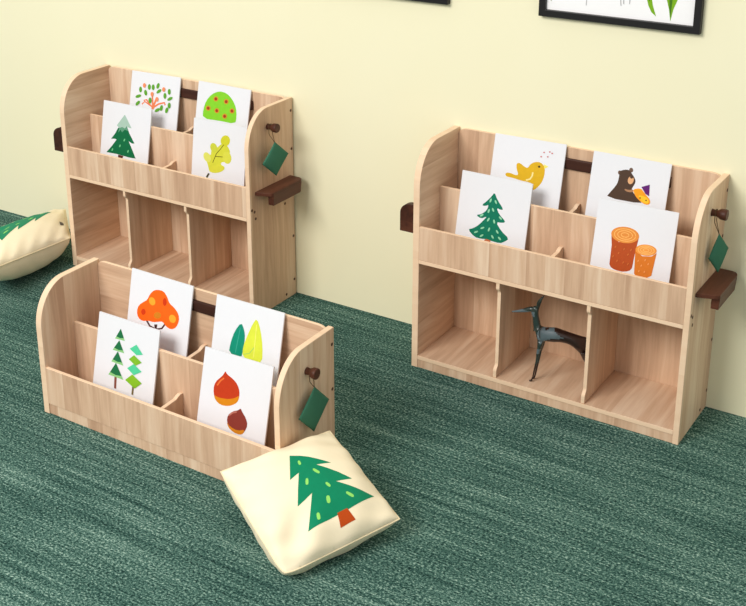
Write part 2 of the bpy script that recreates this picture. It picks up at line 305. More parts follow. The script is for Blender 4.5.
  ((248,186,105), [(0.0045,0.2118),(0.0034,0.2067),(0.0001,0.202),(-0.0054,0.1976),(-0.0126,0.194),(-0.0212,0.1915),(-0.0304,0.1903),(-0.0397,0.1904),(-0.0483,0.1919),(-0.0556,0.1946),(-0.0612,0.1984),(-0.0646,0.2028),(-0.0657,0.2075),(-0.0646,0.2123),(-0.0612,0.2171),(-0.0557,0.2215),(-0.0483,0.225),(-0.0397,0.2275),(-0.0305,0.2287),(-0.0213,0.2285),(-0.0127,0.227),(-0.0055,0.2243),(0,0.2205),(0.0034,0.2162),(0.0045,0.2112),(0.0071,0.212),(0.0058,0.2174),(0.0019,0.2225),(-0.0042,0.2266),(-0.0119,0.2295),(-0.0209,0.2311),(-0.0305,0.2313),(-0.0401,0.2301),(-0.0492,0.2275),(-0.057,0.2237),(-0.0631,0.2189),(-0.067,0.2133),(-0.0684,0.2073),(-0.067,0.2015),(-0.0631,0.1964),(-0.0569,0.1923),(-0.0491,0.1893),(-0.0401,0.1878),(-0.0304,0.1876),(-0.0208,0.1889),(-0.0118,0.1916),(-0.0041,0.1954),(0.0019,0.2002),(0.0058,0.2057),(0.0071,0.2114)]),
  ((248,186,105), [(-0.0066,0.2112),(-0.0073,0.2077),(-0.0096,0.2046),(-0.0133,0.2016),(-0.0182,0.1992),(-0.0241,0.1975),(-0.0304,0.1966),(-0.0368,0.1967),(-0.0426,0.1977),(-0.0477,0.1996),(-0.0514,0.2021),(-0.0537,0.205),(-0.0544,0.2081),(-0.0537,0.2113),(-0.0514,0.2145),(-0.0477,0.2174),(-0.0427,0.2199),(-0.0368,0.2216),(-0.0305,0.2224),(-0.0241,0.2223),(-0.0183,0.2212),(-0.0133,0.2194),(-0.0096,0.2169),(-0.0074,0.2139),(-0.0066,0.2106),(-0.004,0.2113),(-0.005,0.2152),(-0.0078,0.2188),(-0.012,0.2217),(-0.0175,0.2238),(-0.0238,0.2249),(-0.0305,0.225),(-0.0372,0.2241),(-0.0435,0.2223),(-0.049,0.2196),(-0.0533,0.2162),(-0.0561,0.2123),(-0.0571,0.208),(-0.0561,0.2038),(-0.0533,0.2001),(-0.049,0.1972),(-0.0435,0.1952),(-0.0372,0.1941),(-0.0304,0.194),(-0.0237,0.1949),(-0.0174,0.1967),(-0.012,0.1994),(-0.0077,0.2028),(-0.0049,0.2067),(-0.004,0.2107)]),
  ((248,186,105), [(-0.0187,0.2105),(-0.019,0.2088),(-0.0201,0.2074),(-0.0218,0.2059),(-0.0243,0.2047),(-0.0272,0.2039),(-0.0304,0.2035),(-0.0336,0.2035),(-0.0366,0.204),(-0.039,0.2049),(-0.0409,0.2062),(-0.0419,0.2075),(-0.0422,0.2088),(-0.0419,0.2102),(-0.0409,0.2117),(-0.0391,0.2131),(-0.0366,0.2143),(-0.0336,0.2151),(-0.0305,0.2156),(-0.0273,0.2155),(-0.0243,0.215),(-0.0219,0.2141),(-0.0201,0.2128),(-0.019,0.2115),(-0.0187,0.2099),(-0.0161,0.2106),(-0.0166,0.2128),(-0.0182,0.2148),(-0.0206,0.2164),(-0.0235,0.2175),(-0.0269,0.2181),(-0.0305,0.2182),(-0.034,0.2177),(-0.0374,0.2167),(-0.0404,0.2153),(-0.0427,0.2134),(-0.0443,0.2112),(-0.0449,0.2087),(-0.0443,0.2062),(-0.0427,0.2042),(-0.0404,0.2026),(-0.0374,0.2015),(-0.034,0.2009),(-0.0304,0.2008),(-0.0268,0.2013),(-0.0235,0.2023),(-0.0205,0.2037),(-0.0182,0.2056),(-0.0166,0.2078),(-0.0161,0.21)]),
  ((214,120,34), [(0.0107,0.1673),(0.0178,0.089),(0.0223,0.0836),(0.0335,0.0807),(0.0495,0.081),(0.0624,0.0838),(0.0759,0.0931),(0.0825,0.1704),(0.0676,0.1568),(0.0365,0.1514)]),
  ((236,152,66), [(0.0818,0.177),(0.0808,0.1721),(0.0775,0.1672),(0.0721,0.1628),(0.0649,0.1591),(0.0565,0.1564),(0.0473,0.1548),(0.0381,0.1545),(0.0295,0.1555),(0.022,0.1578),(0.0162,0.1611),(0.0124,0.1653),(0.011,0.1701),(0.012,0.1751),(0.0154,0.18),(0.021,0.1844),(0.0282,0.1881),(0.0367,0.1908),(0.0458,0.1923),(0.055,0.1925),(0.0636,0.1915),(0.071,0.1892),(0.0767,0.1859),(0.0804,0.1817)]),
  ((248,186,105), [(0.072,0.1764),(0.0713,0.173),(0.0691,0.1698),(0.0652,0.1668),(0.06,0.1642),(0.0538,0.1622),(0.0471,0.1611),(0.0403,0.1608),(0.034,0.1616),(0.0285,0.1631),(0.0244,0.1654),(0.0219,0.1682),(0.021,0.1711),(0.0217,0.1741),(0.0239,0.1773),(0.0278,0.1804),(0.0331,0.183),(0.0393,0.185),(0.0461,0.1861),(0.0529,0.1863),(0.0592,0.1855),(0.0645,0.184),(0.0686,0.1817),(0.0711,0.179),(0.072,0.1757),(0.0745,0.1766),(0.0734,0.1804),(0.0703,0.1838),(0.0656,0.1864),(0.0598,0.1881),(0.0531,0.1889),(0.046,0.1887),(0.0389,0.1875),(0.0323,0.1854),(0.0266,0.1826),(0.0221,0.1791),(0.0193,0.1751),(0.0184,0.1708),(0.0196,0.1667),(0.0227,0.1633),(0.0274,0.1607),(0.0333,0.159),(0.04,0.1582),(0.0472,0.1585),(0.0543,0.1596),(0.0609,0.1617),(0.0665,0.1646),(0.0709,0.1681),(0.0737,0.1721),(0.0745,0.176)]),
  ((248,186,105), [(0.0638,0.1756),(0.0634,0.1733),(0.0619,0.1713),(0.0593,0.1692),(0.0558,0.1674),(0.0515,0.1661),(0.0469,0.1653),(0.0423,0.1652),(0.0379,0.1657),(0.0343,0.1667),(0.0315,0.1683),(0.0299,0.17),(0.0293,0.1719),(0.0297,0.1738),(0.0312,0.1759),(0.0338,0.178),(0.0374,0.1797),(0.0416,0.1811),(0.0463,0.1818),(0.0509,0.182),(0.0552,0.1815),(0.0589,0.1804),(0.0616,0.1789),(0.0632,0.1771),(0.0638,0.1749),(0.0663,0.1758),(0.0655,0.1785),(0.0632,0.181),(0.06,0.1828),(0.0558,0.184),(0.0511,0.1846),(0.0462,0.1844),(0.0412,0.1836),(0.0365,0.1822),(0.0325,0.1802),(0.0294,0.1777),(0.0273,0.1748),(0.0267,0.1716),(0.0276,0.1686),(0.0298,0.1661),(0.0332,0.1643),(0.0373,0.1631),(0.042,0.1625),(0.047,0.1627),(0.052,0.1635),(0.0566,0.165),(0.0606,0.167),(0.0637,0.1695),(0.0657,0.1724),(0.0664,0.1752)]),
  ((248,186,105), [(0.0549,0.1747),(0.0547,0.1737),(0.0541,0.1728),(0.0529,0.1718),(0.0511,0.171),(0.049,0.1703),(0.0467,0.1699),(0.0444,0.1698),(0.0423,0.1701),(0.0405,0.1706),(0.0392,0.1713),(0.0385,0.1721),(0.0383,0.1728),(0.0384,0.1735),(0.0391,0.1743),(0.0403,0.1753),(0.042,0.1762),(0.0441,0.1768),(0.0464,0.1772),(0.0488,0.1773),(0.0509,0.1771),(0.0527,0.1765),(0.054,0.1758),(0.0547,0.1751),(0.0549,0.1741),(0.0574,0.175),(0.0569,0.1765),(0.0556,0.1779),(0.0538,0.179),(0.0515,0.1796),(0.049,0.1799),(0.0463,0.1798),(0.0437,0.1794),(0.0412,0.1786),(0.039,0.1775),(0.0372,0.1761),(0.036,0.1744),(0.0356,0.1725),(0.0362,0.1707),(0.0375,0.1692),(0.0394,0.1682),(0.0416,0.1675),(0.0442,0.1672),(0.0468,0.1673),(0.0495,0.1678),(0.052,0.1685),(0.0542,0.1696),(0.0559,0.171),(0.0571,0.1727),(0.0575,0.1743)]),
  ((205,110,50), [(-0.055,0.1635),(-0.0576,0.1599),(-0.0596,0.1606),(-0.059,0.1649),(-0.0565,0.1685),(-0.0545,0.1678)]),
  ((205,110,50), [(-0.0414,0.1449),(-0.044,0.1413),(-0.046,0.142),(-0.0454,0.1462),(-0.0429,0.1498),(-0.0409,0.1492)]),
  ((205,110,50), [(-0.0249,0.1617),(-0.0274,0.1581),(-0.0294,0.1587),(-0.0288,0.163),(-0.0263,0.1666),(-0.0243,0.1659)]),
  ((205,110,50), [(-0.0091,0.1462),(-0.0116,0.1427),(-0.0136,0.1433),(-0.0131,0.1476),(-0.0105,0.1511),(-0.0086,0.1505)]),
  ((205,110,50), [(-0.043,0.1178),(-0.0455,0.1142),(-0.0475,0.1149),(-0.0469,0.1191),(-0.0444,0.1228),(-0.0424,0.1221)]),
  ((205,110,50), [(-0.0211,0.1171),(-0.0237,0.1135),(-0.0256,0.1141),(-0.0251,0.1184),(-0.0225,0.122),(-0.0206,0.1213)]),
  ((205,110,50), [(-0.0046,0.1152),(-0.0071,0.1116),(-0.0091,0.1122),(-0.0086,0.1165),(-0.006,0.1201),(-0.0041,0.1194)]),
  ((205,110,50), [(-0.0009,0.1639),(-0.0034,0.1603),(-0.0054,0.161),(-0.0048,0.1652),(-0.0023,0.1688),(-0.0004,0.1681)]),
  ((205,110,50), [(-0.0585,0.1307),(-0.061,0.1271),(-0.063,0.1277),(-0.0625,0.132),(-0.0599,0.1356),(-0.0579,0.135)]),
  ((236,160,90), [(0.0278,0.1326),(0.0254,0.1295),(0.0235,0.1301),(0.0239,0.1339),(0.0262,0.1371),(0.0281,0.1364)]),
  ((236,160,90), [(0.0404,0.1194),(0.0381,0.1162),(0.0361,0.1169),(0.0365,0.1207),(0.0388,0.1238),(0.0407,0.1232)]),
  ((236,160,90), [(0.0352,0.0997),(0.0329,0.0966),(0.031,0.0972),(0.0313,0.101),(0.0337,0.1042),(0.0356,0.1035)]),
  ((236,160,90), [(0.0537,0.101),(0.0514,0.0979),(0.0495,0.0985),(0.0498,0.1023),(0.0521,0.1054),(0.0541,0.1048)]),
  ((236,160,90), [(0.0628,0.1294),(0.0605,0.1263),(0.0586,0.1269),(0.059,0.1307),(0.0613,0.1338),(0.0632,0.1332)]),
  ((236,160,90), [(0.0507,0.1401),(0.0484,0.1369),(0.0464,0.1376),(0.0468,0.1414),(0.0491,0.1445),(0.051,0.1439)]),
]),
'A fl': dict(x=0.2413, y=-0.2004, z=0.4346, w=0.2681, tilt=0.203, roll=-0.002, art=[
  ((0,104,62), [(-0.0456,0.2047),(-0.0364,0.2136),(0.0059,0.2228),(0.0218,0.1954),(0.0552,0.1559),(0.0423,0.1538),(0.0219,0.1604),(0.041,0.1336),(0.0679,0.0931),(0.0318,0.0914),(-0.0351,0.0946),(-0.1004,0.0932),(-0.0716,0.1249),(-0.0477,0.1566),(-0.0579,0.1584),(-0.0791,0.155),(-0.0569,0.1828)]),
  ((92,152,122), [(-0.0371,0.2075),(-0.0258,0.2218),(0.0023,0.2262),(0.0157,0.2034),(-0.0044,0.2062),(-0.0191,0.1928),(-0.0286,0.2023),(-0.0406,0.1879)]),
  ((166,196,182), [(-0.0106,0.2701),(0.0066,0.2503),(0.0328,0.218),(0.0183,0.2173),(0.0046,0.2226),(-0.0049,0.2111),(-0.0199,0.2157),(-0.0359,0.2082),(-0.0515,0.2178),(-0.0307,0.2446)]),
  ((90,42,32), [(-0.0316,0.0937),(-0.0014,0.0923),(-0.007,0.0802),(-0.0318,0.081)]),
  ((110,200,140), [(0.001,0.161),(-0.0017,0.1565),(-0.0051,0.1549),(-0.0071,0.1571),(-0.0065,0.1618),(-0.0038,0.1663),(-0.0004,0.1679),(0.0016,0.1657)]),
  ((110,200,140), [(-0.0215,0.1322),(-0.0243,0.1276),(-0.0277,0.126),(-0.0297,0.1282),(-0.0291,0.133),(-0.0263,0.1375),(-0.023,0.1391),(-0.021,0.1369)]),
  ((110,200,140), [(0.0266,0.1161),(0.0238,0.1116),(0.0205,0.11),(0.0185,0.1122),(0.019,0.1169),(0.0218,0.1214),(0.0251,0.123),(0.0271,0.1208)]),
  ((110,200,140), [(-0.0629,0.1091),(-0.0657,0.1046),(-0.0691,0.1029),(-0.0711,0.1051),(-0.0706,0.1099),(-0.0678,0.1144),(-0.0644,0.1161),(-0.0624,0.1139)]),
]),
'A rl': dict(x=0.3149, y=-0.0936, z=0.5544, w=0.2715, tilt=0.2318, roll=-0.0186, art=[
  ((232,128,85), [(0.0023,0.1715),(-0.0185,0.1824),(-0.0399,0.2025),(-0.0595,0.1957),(-0.056,0.1901),(-0.044,0.1966),(-0.0246,0.1775),(-0.0029,0.1661)]),
  ((232,128,85), [(0.0009,0.1696),(0.0123,0.1942),(0.0193,0.2137),(0.0089,0.2153),(0.002,0.1962),(-0.0092,0.1717)]),
  ((232,128,85), [(0.0024,0.1684),(0.031,0.187),(0.0584,0.195),(0.0593,0.1872),(0.0682,0.1902),(0.0597,0.2024),(0.0266,0.1933),(-0.0034,0.1738)]),
  ((232,128,85), [(-0.0004,0.1757),(-0.0032,0.2009),(-0.0081,0.2235),(-0.0163,0.222),(-0.0115,0.1996),(-0.0088,0.1746)]),
  ((232,128,85), [(-0.0099,0.1767),(-0.0496,0.1929),(-0.0684,0.1782),(-0.0632,0.1748),(-0.0506,0.1874),(-0.0137,0.1718)]),
  ((232,128,85), [(-0.0078,0.178),(-0.0099,0.1629),(0.0033,0.1628),(0.0053,0.1779)]),
  ((92,158,44), [(-0.0713,0.2395),(-0.0721,0.2317),(-0.0759,0.2265),(-0.0811,0.2259),(-0.0859,0.23),(-0.0883,0.2374),(-0.0875,0.2451),(-0.0838,0.2503),(-0.0785,0.2509),(-0.0738,0.2468)]),
  ((92,158,44), [(-0.0231,0.256),(-0.0239,0.2483),(-0.0276,0.2432),(-0.0328,0.2425),(-0.0375,0.2467),(-0.0399,0.254),(-0.0391,0.2617),(-0.0354,0.2668),(-0.0302,0.2675),(-0.0255,0.2633)]),
  ((92,158,44), [(-0.0014,0.2573),(-0.0022,0.2496),(-0.0059,0.2445),(-0.011,0.2438),(-0.0157,0.2479),(-0.0181,0.2552),(-0.0174,0.2629),(-0.0137,0.2681),(-0.0085,0.2687),(-0.0038,0.2646)]),
  ((92,158,44), [(0.0246,0.2648),(0.0213,0.2574),(0.0161,0.2531),(0.011,0.2535),(0.008,0.2585),(0.0082,0.2661),(0.0115,0.2735),(0.0167,0.2778),(0.0218,0.2774),(0.0248,0.2724)]),
  ((92,158,44), [(-0.0411,0.2304),(-0.0402,0.2228),(-0.0427,0.2173),(-0.0478,0.216),(-0.0534,0.2193),(-0.0575,0.2261),(-0.0585,0.2337),(-0.0559,0.2393),(-0.0509,0.2406),(-0.0452,0.2372)]),
  ((92,158,44), [(0.0301,0.2392),(0.022,0.2343),(0.0148,0.2328),(0.0111,0.2354),(0.0125,0.2411),(0.0183,0.2476),(0.0264,0.2525),(0.0337,0.254),(0.0373,0.2514),(0.0359,0.2458)]),
  ((92,158,44), [(0.0893,0.2492),(0.0886,0.2416),(0.085,0.2365),(0.0799,0.2359),(0.0753,0.2399),(0.0729,0.2472),(0.0736,0.2548),(0.0773,0.2599),(0.0823,0.2605),(0.0869,0.2564)]),
  ((92,158,44), [(0.0677,0.2291),(0.0669,0.2215),(0.0633,0.2164),(0.0582,0.2157),(0.0536,0.2198),(0.0512,0.2271),(0.052,0.2347),(0.0556,0.2398),(0.0607,0.2405),(0.0653,0.2364)]),
  ((92,158,44), [(-0.0854,0.2028),(-0.0952,0.2001),(-0.1026,0.2006),(-0.1048,0.2041),(-0.1009,0.2093),(-0.0925,0.2141),(-0.0827,0.2168),(-0.0753,0.2163),(-0.0731,0.2128),(-0.0769,0.2076)]),
  ((92,158,44), [(0.0931,0.2145),(0.0843,0.2106),(0.077,0.2101),(0.0741,0.2132),(0.0767,0.2186),(0.0837,0.2244),(0.0926,0.2282),(0.0998,0.2286),(0.1027,0.2256),(0.1002,0.2202)]),
  ((92,158,44), [(-0.0818,0.1749),(-0.0889,0.1689),(-0.096,0.1664),(-0.1003,0.1684),(-0.1002,0.1742),(-0.0957,0.1815),(-0.0886,0.1875),(-0.0815,0.1899),(-0.0772,0.1879),(-0.0773,0.1821)]),
  ((92,158,44), [(0.0956,0.1915),(0.0949,0.1839),(0.0913,0.1787),(0.0862,0.1781),(0.0816,0.1821),(0.0792,0.1894),(0.08,0.197),(0.0836,0.2021),(0.0887,0.2028),(0.0933,0.1987)]),
  ((92,158,44), [(0.0538,0.1748),(0.0513,0.1672),(0.0466,0.1626),(0.0415,0.1626),(0.0379,0.1673),(0.0372,0.1749),(0.0397,0.1824),(0.0444,0.1871),(0.0495,0.1871),(0.0531,0.1824)]),
  ((92,158,44), [(0.0842,0.1682),(0.081,0.1608),(0.0758,0.1564),(0.0708,0.1568),(0.0678,0.1617),(0.068,0.1694),(0.0712,0.1768),(0.0764,0.1811),(0.0814,0.1808),(0.0844,0.1758)]),
  ((92,158,44), [(0.0293,0.1579),(0.0203,0.154),(0.0129,0.1534),(0.01,0.1565),(0.0126,0.162),(0.0198,0.1678),(0.0288,0.1717),(0.0361,0.1723),(0.039,0.1692),(0.0365,0.1637)]),
  ((92,158,44), [(-0.0121,0.1997),(-0.0129,0.1919),(-0.0166,0.1868),(-0.0218,0.1861),(-0.0265,0.1902),(-0.0289,0.1975),(-0.0281,0.2052),(-0.0244,0.2104),(-0.0192,0.2111),(-0.0145,0.207)]),
  ((235,140,95), [(-0.0503,0.2596),(-0.0512,0.2535),(-0.0551,0.2494),(-0.0603,0.2487),(-0.0649,0.2519),(-0.0672,0.2576),(-0.0662,0.2637),(-0.0623,0.2679),(-0.0571,0.2685),(-0.0525,0.2654)]),
  ((235,140,95), [(0.0589,0.2555),(0.0579,0.2495),(0.0542,0.2453),(0.0491,0.2447),(0.0445,0.2478),(0.0423,0.2535),(0.0433,0.2595),(0.047,0.2636),(0.0521,0.2643),(0.0566,0.2612)]),
  ((235,140,95), [(-0.003,0.2276),(-0.004,0.2215),(-0.0078,0.2173),(-0.013,0.2167),(-0.0175,0.2198),(-0.0198,0.2255),(-0.0188,0.2316),(-0.015,0.2358),(-0.0098,0.2364),(-0.0053,0.2333)]),
  ((235,140,95), [(0.0261,0.2092),(0.0252,0.2031),(0.0214,0.1989),(0.0163,0.1983),(0.0117,0.2014),(0.0095,0.207),(0.0104,0.2131),(0.0142,0.2173),(0.0194,0.2179),(0.0239,0.2148)]),
]),
'A rr': dict(x=0.6788, y=-0.0873, z=0.556, w=0.2732, tilt=0.2105, roll=0.0038, art=[
  ((130,205,42), [(-0.098,0.1717),(-0.0987,0.191),(-0.0962,0.2101),(-0.0906,0.2289),(-0.0814,0.2461),(-0.0686,0.2617),(-0.0527,0.274),(-0.0339,0.2831),(-0.0146,0.287),(0.0053,0.2857),(0.0234,0.2796),(0.0399,0.2685),(0.0538,0.2551),(0.065,0.2391),(0.0723,0.2221),(0.0755,0.2039),(0.0761,0.1876),(0.0739,0.1731),(0.0523,0.1659),(0.0108,0.1662),(-0.0318,0.1652),(-0.0756,0.1631)]),
  ((206,140,42), [(-0.0254,0.2549),(-0.0261,0.25),(-0.0291,0.2458),(-0.0339,0.243),(-0.0394,0.2421),(-0.0447,0.2434),(-0.0486,0.2466),(-0.0504,0.2511),(-0.0497,0.2559),(-0.0467,0.2602),(-0.0419,0.263),(-0.0364,0.2638),(-0.0311,0.2625),(-0.0272,0.2593)]),
  ((206,140,42), [(0.0291,0.2518),(0.0284,0.247),(0.0255,0.2428),(0.0208,0.24),(0.0153,0.2392),(0.0101,0.2405),(0.0062,0.2437),(0.0044,0.2481),(0.0051,0.2529),(0.0081,0.2571),(0.0128,0.2599),(0.0183,0.2607),(0.0235,0.2594),(0.0273,0.2563)]),
  ((206,140,42), [(-0.0605,0.2109),(-0.0612,0.206),(-0.0643,0.2018),(-0.0691,0.1989),(-0.0747,0.198),(-0.08,0.1993),(-0.084,0.2025),(-0.0858,0.207),(-0.0851,0.2119),(-0.082,0.2162),(-0.0772,0.219),(-0.0716,0.2199),(-0.0663,0.2186),(-0.0623,0.2154)]),
  ((206,140,42), [(-0.0145,0.2075),(-0.0151,0.2027),(-0.0182,0.1984),(-0.0229,0.1956),(-0.0285,0.1947),(-0.0337,0.196),(-0.0377,0.1992),(-0.0395,0.2037),(-0.0388,0.2085),(-0.0357,0.2128),(-0.031,0.2156),(-0.0254,0.2165),(-0.0202,0.2152),(-0.0163,0.212)]),
  ((206,140,42), [(0.0634,0.2184),(0.0627,0.2136),(0.0598,0.2094),(0.0551,0.2066),(0.0496,0.2057),(0.0445,0.207),(0.0406,0.2102),(0.0388,0.2146),(0.0395,0.2194),(0.0425,0.2236),(0.0471,0.2264),(0.0526,0.2273),(0.0578,0.226),(0.0616,0.2228)]),
  ((206,140,42), [(0.0285,0.1913),(0.0279,0.1865),(0.0249,0.1822),(0.0202,0.1794),(0.0147,0.1785),(0.0095,0.1797),(0.0056,0.1829),(0.0038,0.1874),(0.0045,0.1922),(0.0075,0.1965),(0.0122,0.1993),(0.0177,0.2002),(0.0229,0.1989),(0.0268,0.1957)]),
  ((160,56,22), [(-0.0311,0.254),(-0.0315,0.2512),(-0.0331,0.2488),(-0.0357,0.2472),(-0.0387,0.2467),(-0.0415,0.2475),(-0.0437,0.2494),(-0.0447,0.252),(-0.0443,0.2548),(-0.0427,0.2572),(-0.0401,0.2588),(-0.0371,0.2592),(-0.0342,0.2584),(-0.0321,0.2566)]),
  ((160,56,22), [(0.0235,0.251),(0.0231,0.2482),(0.0215,0.2458),(0.019,0.2442),(0.016,0.2438),(0.0132,0.2445),(0.0111,0.2464),(0.0101,0.2489),(0.0104,0.2517),(0.012,0.2541),(0.0146,0.2557),(0.0175,0.2562),(0.0204,0.2554),(0.0225,0.2535)]),
  ((160,56,22), [(-0.0663,0.21),(-0.0667,0.2072),(-0.0683,0.2048),(-0.0709,0.2031),(-0.0739,0.2027),(-0.0768,0.2034),(-0.079,0.2053),(-0.08,0.2079),(-0.0796,0.2107),(-0.078,0.2132),(-0.0754,0.2148),(-0.0723,0.2152),(-0.0695,0.2145),(-0.0673,0.2126)]),
  ((160,56,22), [(-0.0202,0.2067),(-0.0205,0.2039),(-0.0222,0.2014),(-0.0247,0.1998),(-0.0277,0.1993),(-0.0306,0.2001),(-0.0327,0.202),(-0.0337,0.2046),(-0.0334,0.2073),(-0.0317,0.2098),(-0.0292,0.2114),(-0.0262,0.2119),(-0.0233,0.2111),(-0.0212,0.2092)]),
  ((160,56,22), [(0.0578,0.2175),(0.0574,0.2148),(0.0558,0.2124),(0.0533,0.2108),(0.0504,0.2103),(0.0476,0.2111),(0.0454,0.2129),(0.0445,0.2155),(0.0448,0.2182),(0.0464,0.2207),(0.0489,0.2223),(0.0519,0.2227),(0.0547,0.2219),(0.0568,0.2201)]),
  ((160,56,22), [(0.0229,0.1904),(0.0225,0.1876),(0.0209,0.1852),(0.0184,0.1836),(0.0154,0.1831),(0.0126,0.1838),(0.0105,0.1857),(0.0095,0.1883),(0.0098,0.191),(0.0114,0.1935),(0.014,0.1951),(0.017,0.1956),(0.0198,0.1948),(0.0219,0.193)]),
]),
'A fr': dict(x=0.7481, y=-0.1884, z=0.4349, w=0.2674, tilt=0.1536, roll=-0.0086, art=[
  ((208,210,60), [(-0.0312,0.2017),(-0.0175,0.2061),(-0.0041,0.2144),(0.0089,0.2264),(0.0224,0.2313),(0.0363,0.2291),(0.0478,0.221),(0.0569,0.2071),(0.0579,0.1907),(0.0509,0.1719),(0.0379,0.1598),(0.0189,0.1544),(0.0139,0.1469),(0.0228,0.1373),(0.0192,0.1278),(0.0032,0.1183),(-0.0142,0.1104),(-0.0328,0.1041),(-0.0451,0.1098),(-0.0509,0.1277),(-0.06,0.1456),(-0.0723,0.1637),(-0.0744,0.1751),(-0.0662,0.1798),(-0.0564,0.1792),(-0.0448,0.1733),(-0.0388,0.1776),(-0.0383,0.1922)]),
  ((205,205,45), [(0.0549,0.245),(0.0511,0.2349),(0.0433,0.2268),(0.0331,0.2222),(0.0225,0.222),(0.0136,0.2263),(0.0082,0.2342),(0.0074,0.2442),(0.0113,0.2543),(0.0191,0.2624),(0.0293,0.267),(0.0399,0.2672),(0.0487,0.2629),(0.0541,0.2549)]),
  ((200,205,62), [(-0.0094,0.2135),(-0.0077,0.2049),(-0.0097,0.1967),(-0.0149,0.1906),(-0.0224,0.1877),(-0.0306,0.1887),(-0.038,0.1934),(-0.0431,0.2008),(-0.0447,0.2094),(-0.0428,0.2176),(-0.0375,0.2238),(-0.03,0.2266),(-0.0218,0.2256),(-0.0144,0.2209)]),
  ((212,214,72), [(0.0654,0.184),(0.0664,0.1729),(0.0629,0.1627),(0.0558,0.1554),(0.0464,0.1525),(0.0365,0.1545),(0.0281,0.161),(0.0229,0.1708),(0.022,0.182),(0.0255,0.1922),(0.0326,0.1995),(0.0421,0.2024),(0.0519,0.2003),(0.0602,0.1938)]),
  ((212,212,62), [(0.0344,0.1347),(0.0322,0.1266),(0.0225,0.1179),(0.0072,0.1101),(-0.0106,0.105),(-0.0275,0.1035),(-0.0401,0.1059),(-0.0458,0.1118),(-0.0435,0.12),(-0.0336,0.1288),(-0.0183,0.1365),(-0.0004,0.1416),(0.0164,0.143),(0.0288,0.1405)]),
  ((216,218,100), [(-0.0413,0.1715),(-0.0373,0.1628),(-0.0372,0.1541),(-0.041,0.1472),(-0.048,0.1433),(-0.0568,0.1433),(-0.0657,0.1472),(-0.0729,0.1542),(-0.077,0.163),(-0.0771,0.1717),(-0.0732,0.1787),(-0.0662,0.1825),(-0.0574,0.1824),(-0.0485,0.1785)]),
  ((95,88,22), [(0.024,0.2287),(0.0077,0.2076),(-0.0117,0.1865),(-0.0293,0.1447),(-0.0267,0.1443),(-0.0092,0.1858),(0.0099,0.2065),(0.0262,0.2277)]),
  ((95,88,22), [(-0.0169,0.1718),(0.0216,0.1759),(0.0217,0.1786),(-0.0168,0.1744)]),
  ((70,66,40), [(-0.0482,0.099),(-0.0594,0.0799),(-0.0515,0.0777),(-0.0403,0.0967)]),
]),
'B fl': dict(x=0.2768, y=-0.2095, z=0.052, w=0.2725, tilt=0.2356, roll=-0.0027, art=[
  ((130,72,60), [(-0.042,0.1166),(-0.0312,0.1169),(-0.0285,0.0688),(-0.0385,0.0686)]),
  ((110,95,60), [(0.041,0.101),(0.0492,0.1007),(0.0493,0.0676),(0.0409,0.0691)]),
  ((140,200,130), [(-0.0333,0.2798),(-0.0105,0.2424),(-0.0548,0.24)]),
  ((26,110,66), [(-0.0333,0.2798),(-0.0155,0.2506),(-0.0327,0.2466),(-0.0501,0.2487)]),
  ((140,200,130), [(-0.0348,0.2387),(-0.0076,0.1999),(-0.0605,0.1989)]),
  ((26,110,66), [(-0.0348,0.2387),(-0.0136,0.2084),(-0.0341,0.2049),(-0.0549,0.2077)]),
  ((140,200,130), [(-0.0365,0.1994),(-0.0063,0.1569),(-0.0613,0.1576)]),
  ((26,110,66), [(-0.0365,0.1994),(-0.0129,0.1662),(-0.0341,0.1632),(-0.0558,0.1668)]),
  ((140,200,130), [(-0.0396,0.1582),(-0.0003,0.1087),(-0.0687,0.1093)]),
  ((26,110,66), [(-0.0396,0.1582),(-0.0089,0.1196),(-0.0351,0.1159),(-0.0623,0.1201)]),
  ((80,205,155), [(0.0425,0.2433),(0.0743,0.2163),(0.047,0.2079),(0.015,0.2223)]),
  ((124,184,42), [(0.0368,0.2052),(0.073,0.1882),(0.0476,0.1713),(0.0156,0.1857)]),
  ((80,205,155), [(0.039,0.1748),(0.0769,0.1577),(0.0437,0.1373),(0.0122,0.1536)]),
  ((130,186,36), [(0.0371,0.1381),(0.0818,0.1186),(0.0534,0.093),(0.0085,0.1111)]),
]),
'B rl': dict(x=0.3281, y=-0.0885, z=0.1808, w=0.2714, tilt=0.2175, roll=0.0078, art=[
  ((75,35,35), [(-0.0542,0.1494),(-0.0362,0.132),(-0.0064,0.1265),(0.0222,0.1374),(0.0389,0.1617),(0.0327,0.1638),(0.0177,0.1413),(-0.0055,0.1326),(-0.0314,0.1374),(-0.0481,0.1539)]),
  ((60,28,28), [(-0.0147,0.1447),(-0.0013,0.1482),(-0.0016,0.1307),(-0.0103,0.1294)]),
  ((250,100,14), [(-0.0069,0.268),(0.0062,0.2685),(0.0173,0.2647),(0.0264,0.2566),(0.0337,0.2477),(0.0392,0.2381),(0.0477,0.231),(0.0591,0.2265),(0.0701,0.2201),(0.0807,0.2118),(0.0873,0.2016),(0.09,0.1896),(0.0888,0.1772),(0.0836,0.1646),(0.076,0.1552),(0.0659,0.1492),(0.0553,0.1471),(0.0442,0.1491),(0.0343,0.1536),(0.0256,0.1605),(0.0175,0.1629),(0.0099,0.161),(0.0001,0.1578),(-0.012,0.1535),(-0.0244,0.1512),(-0.0371,0.1512),(-0.0495,0.149),(-0.0618,0.1446),(-0.0733,0.1443),(-0.0841,0.1483),(-0.0914,0.1555),(-0.0952,0.1658),(-0.0957,0.1766),(-0.0929,0.1878),(-0.086,0.1979),(-0.0753,0.2068),(-0.0662,0.2138),(-0.0588,0.2189),(-0.053,0.2269),(-0.0486,0.2379),(-0.0427,0.2477),(-0.0352,0.2562),(-0.0269,0.2623),(-0.0179,0.2659)]),
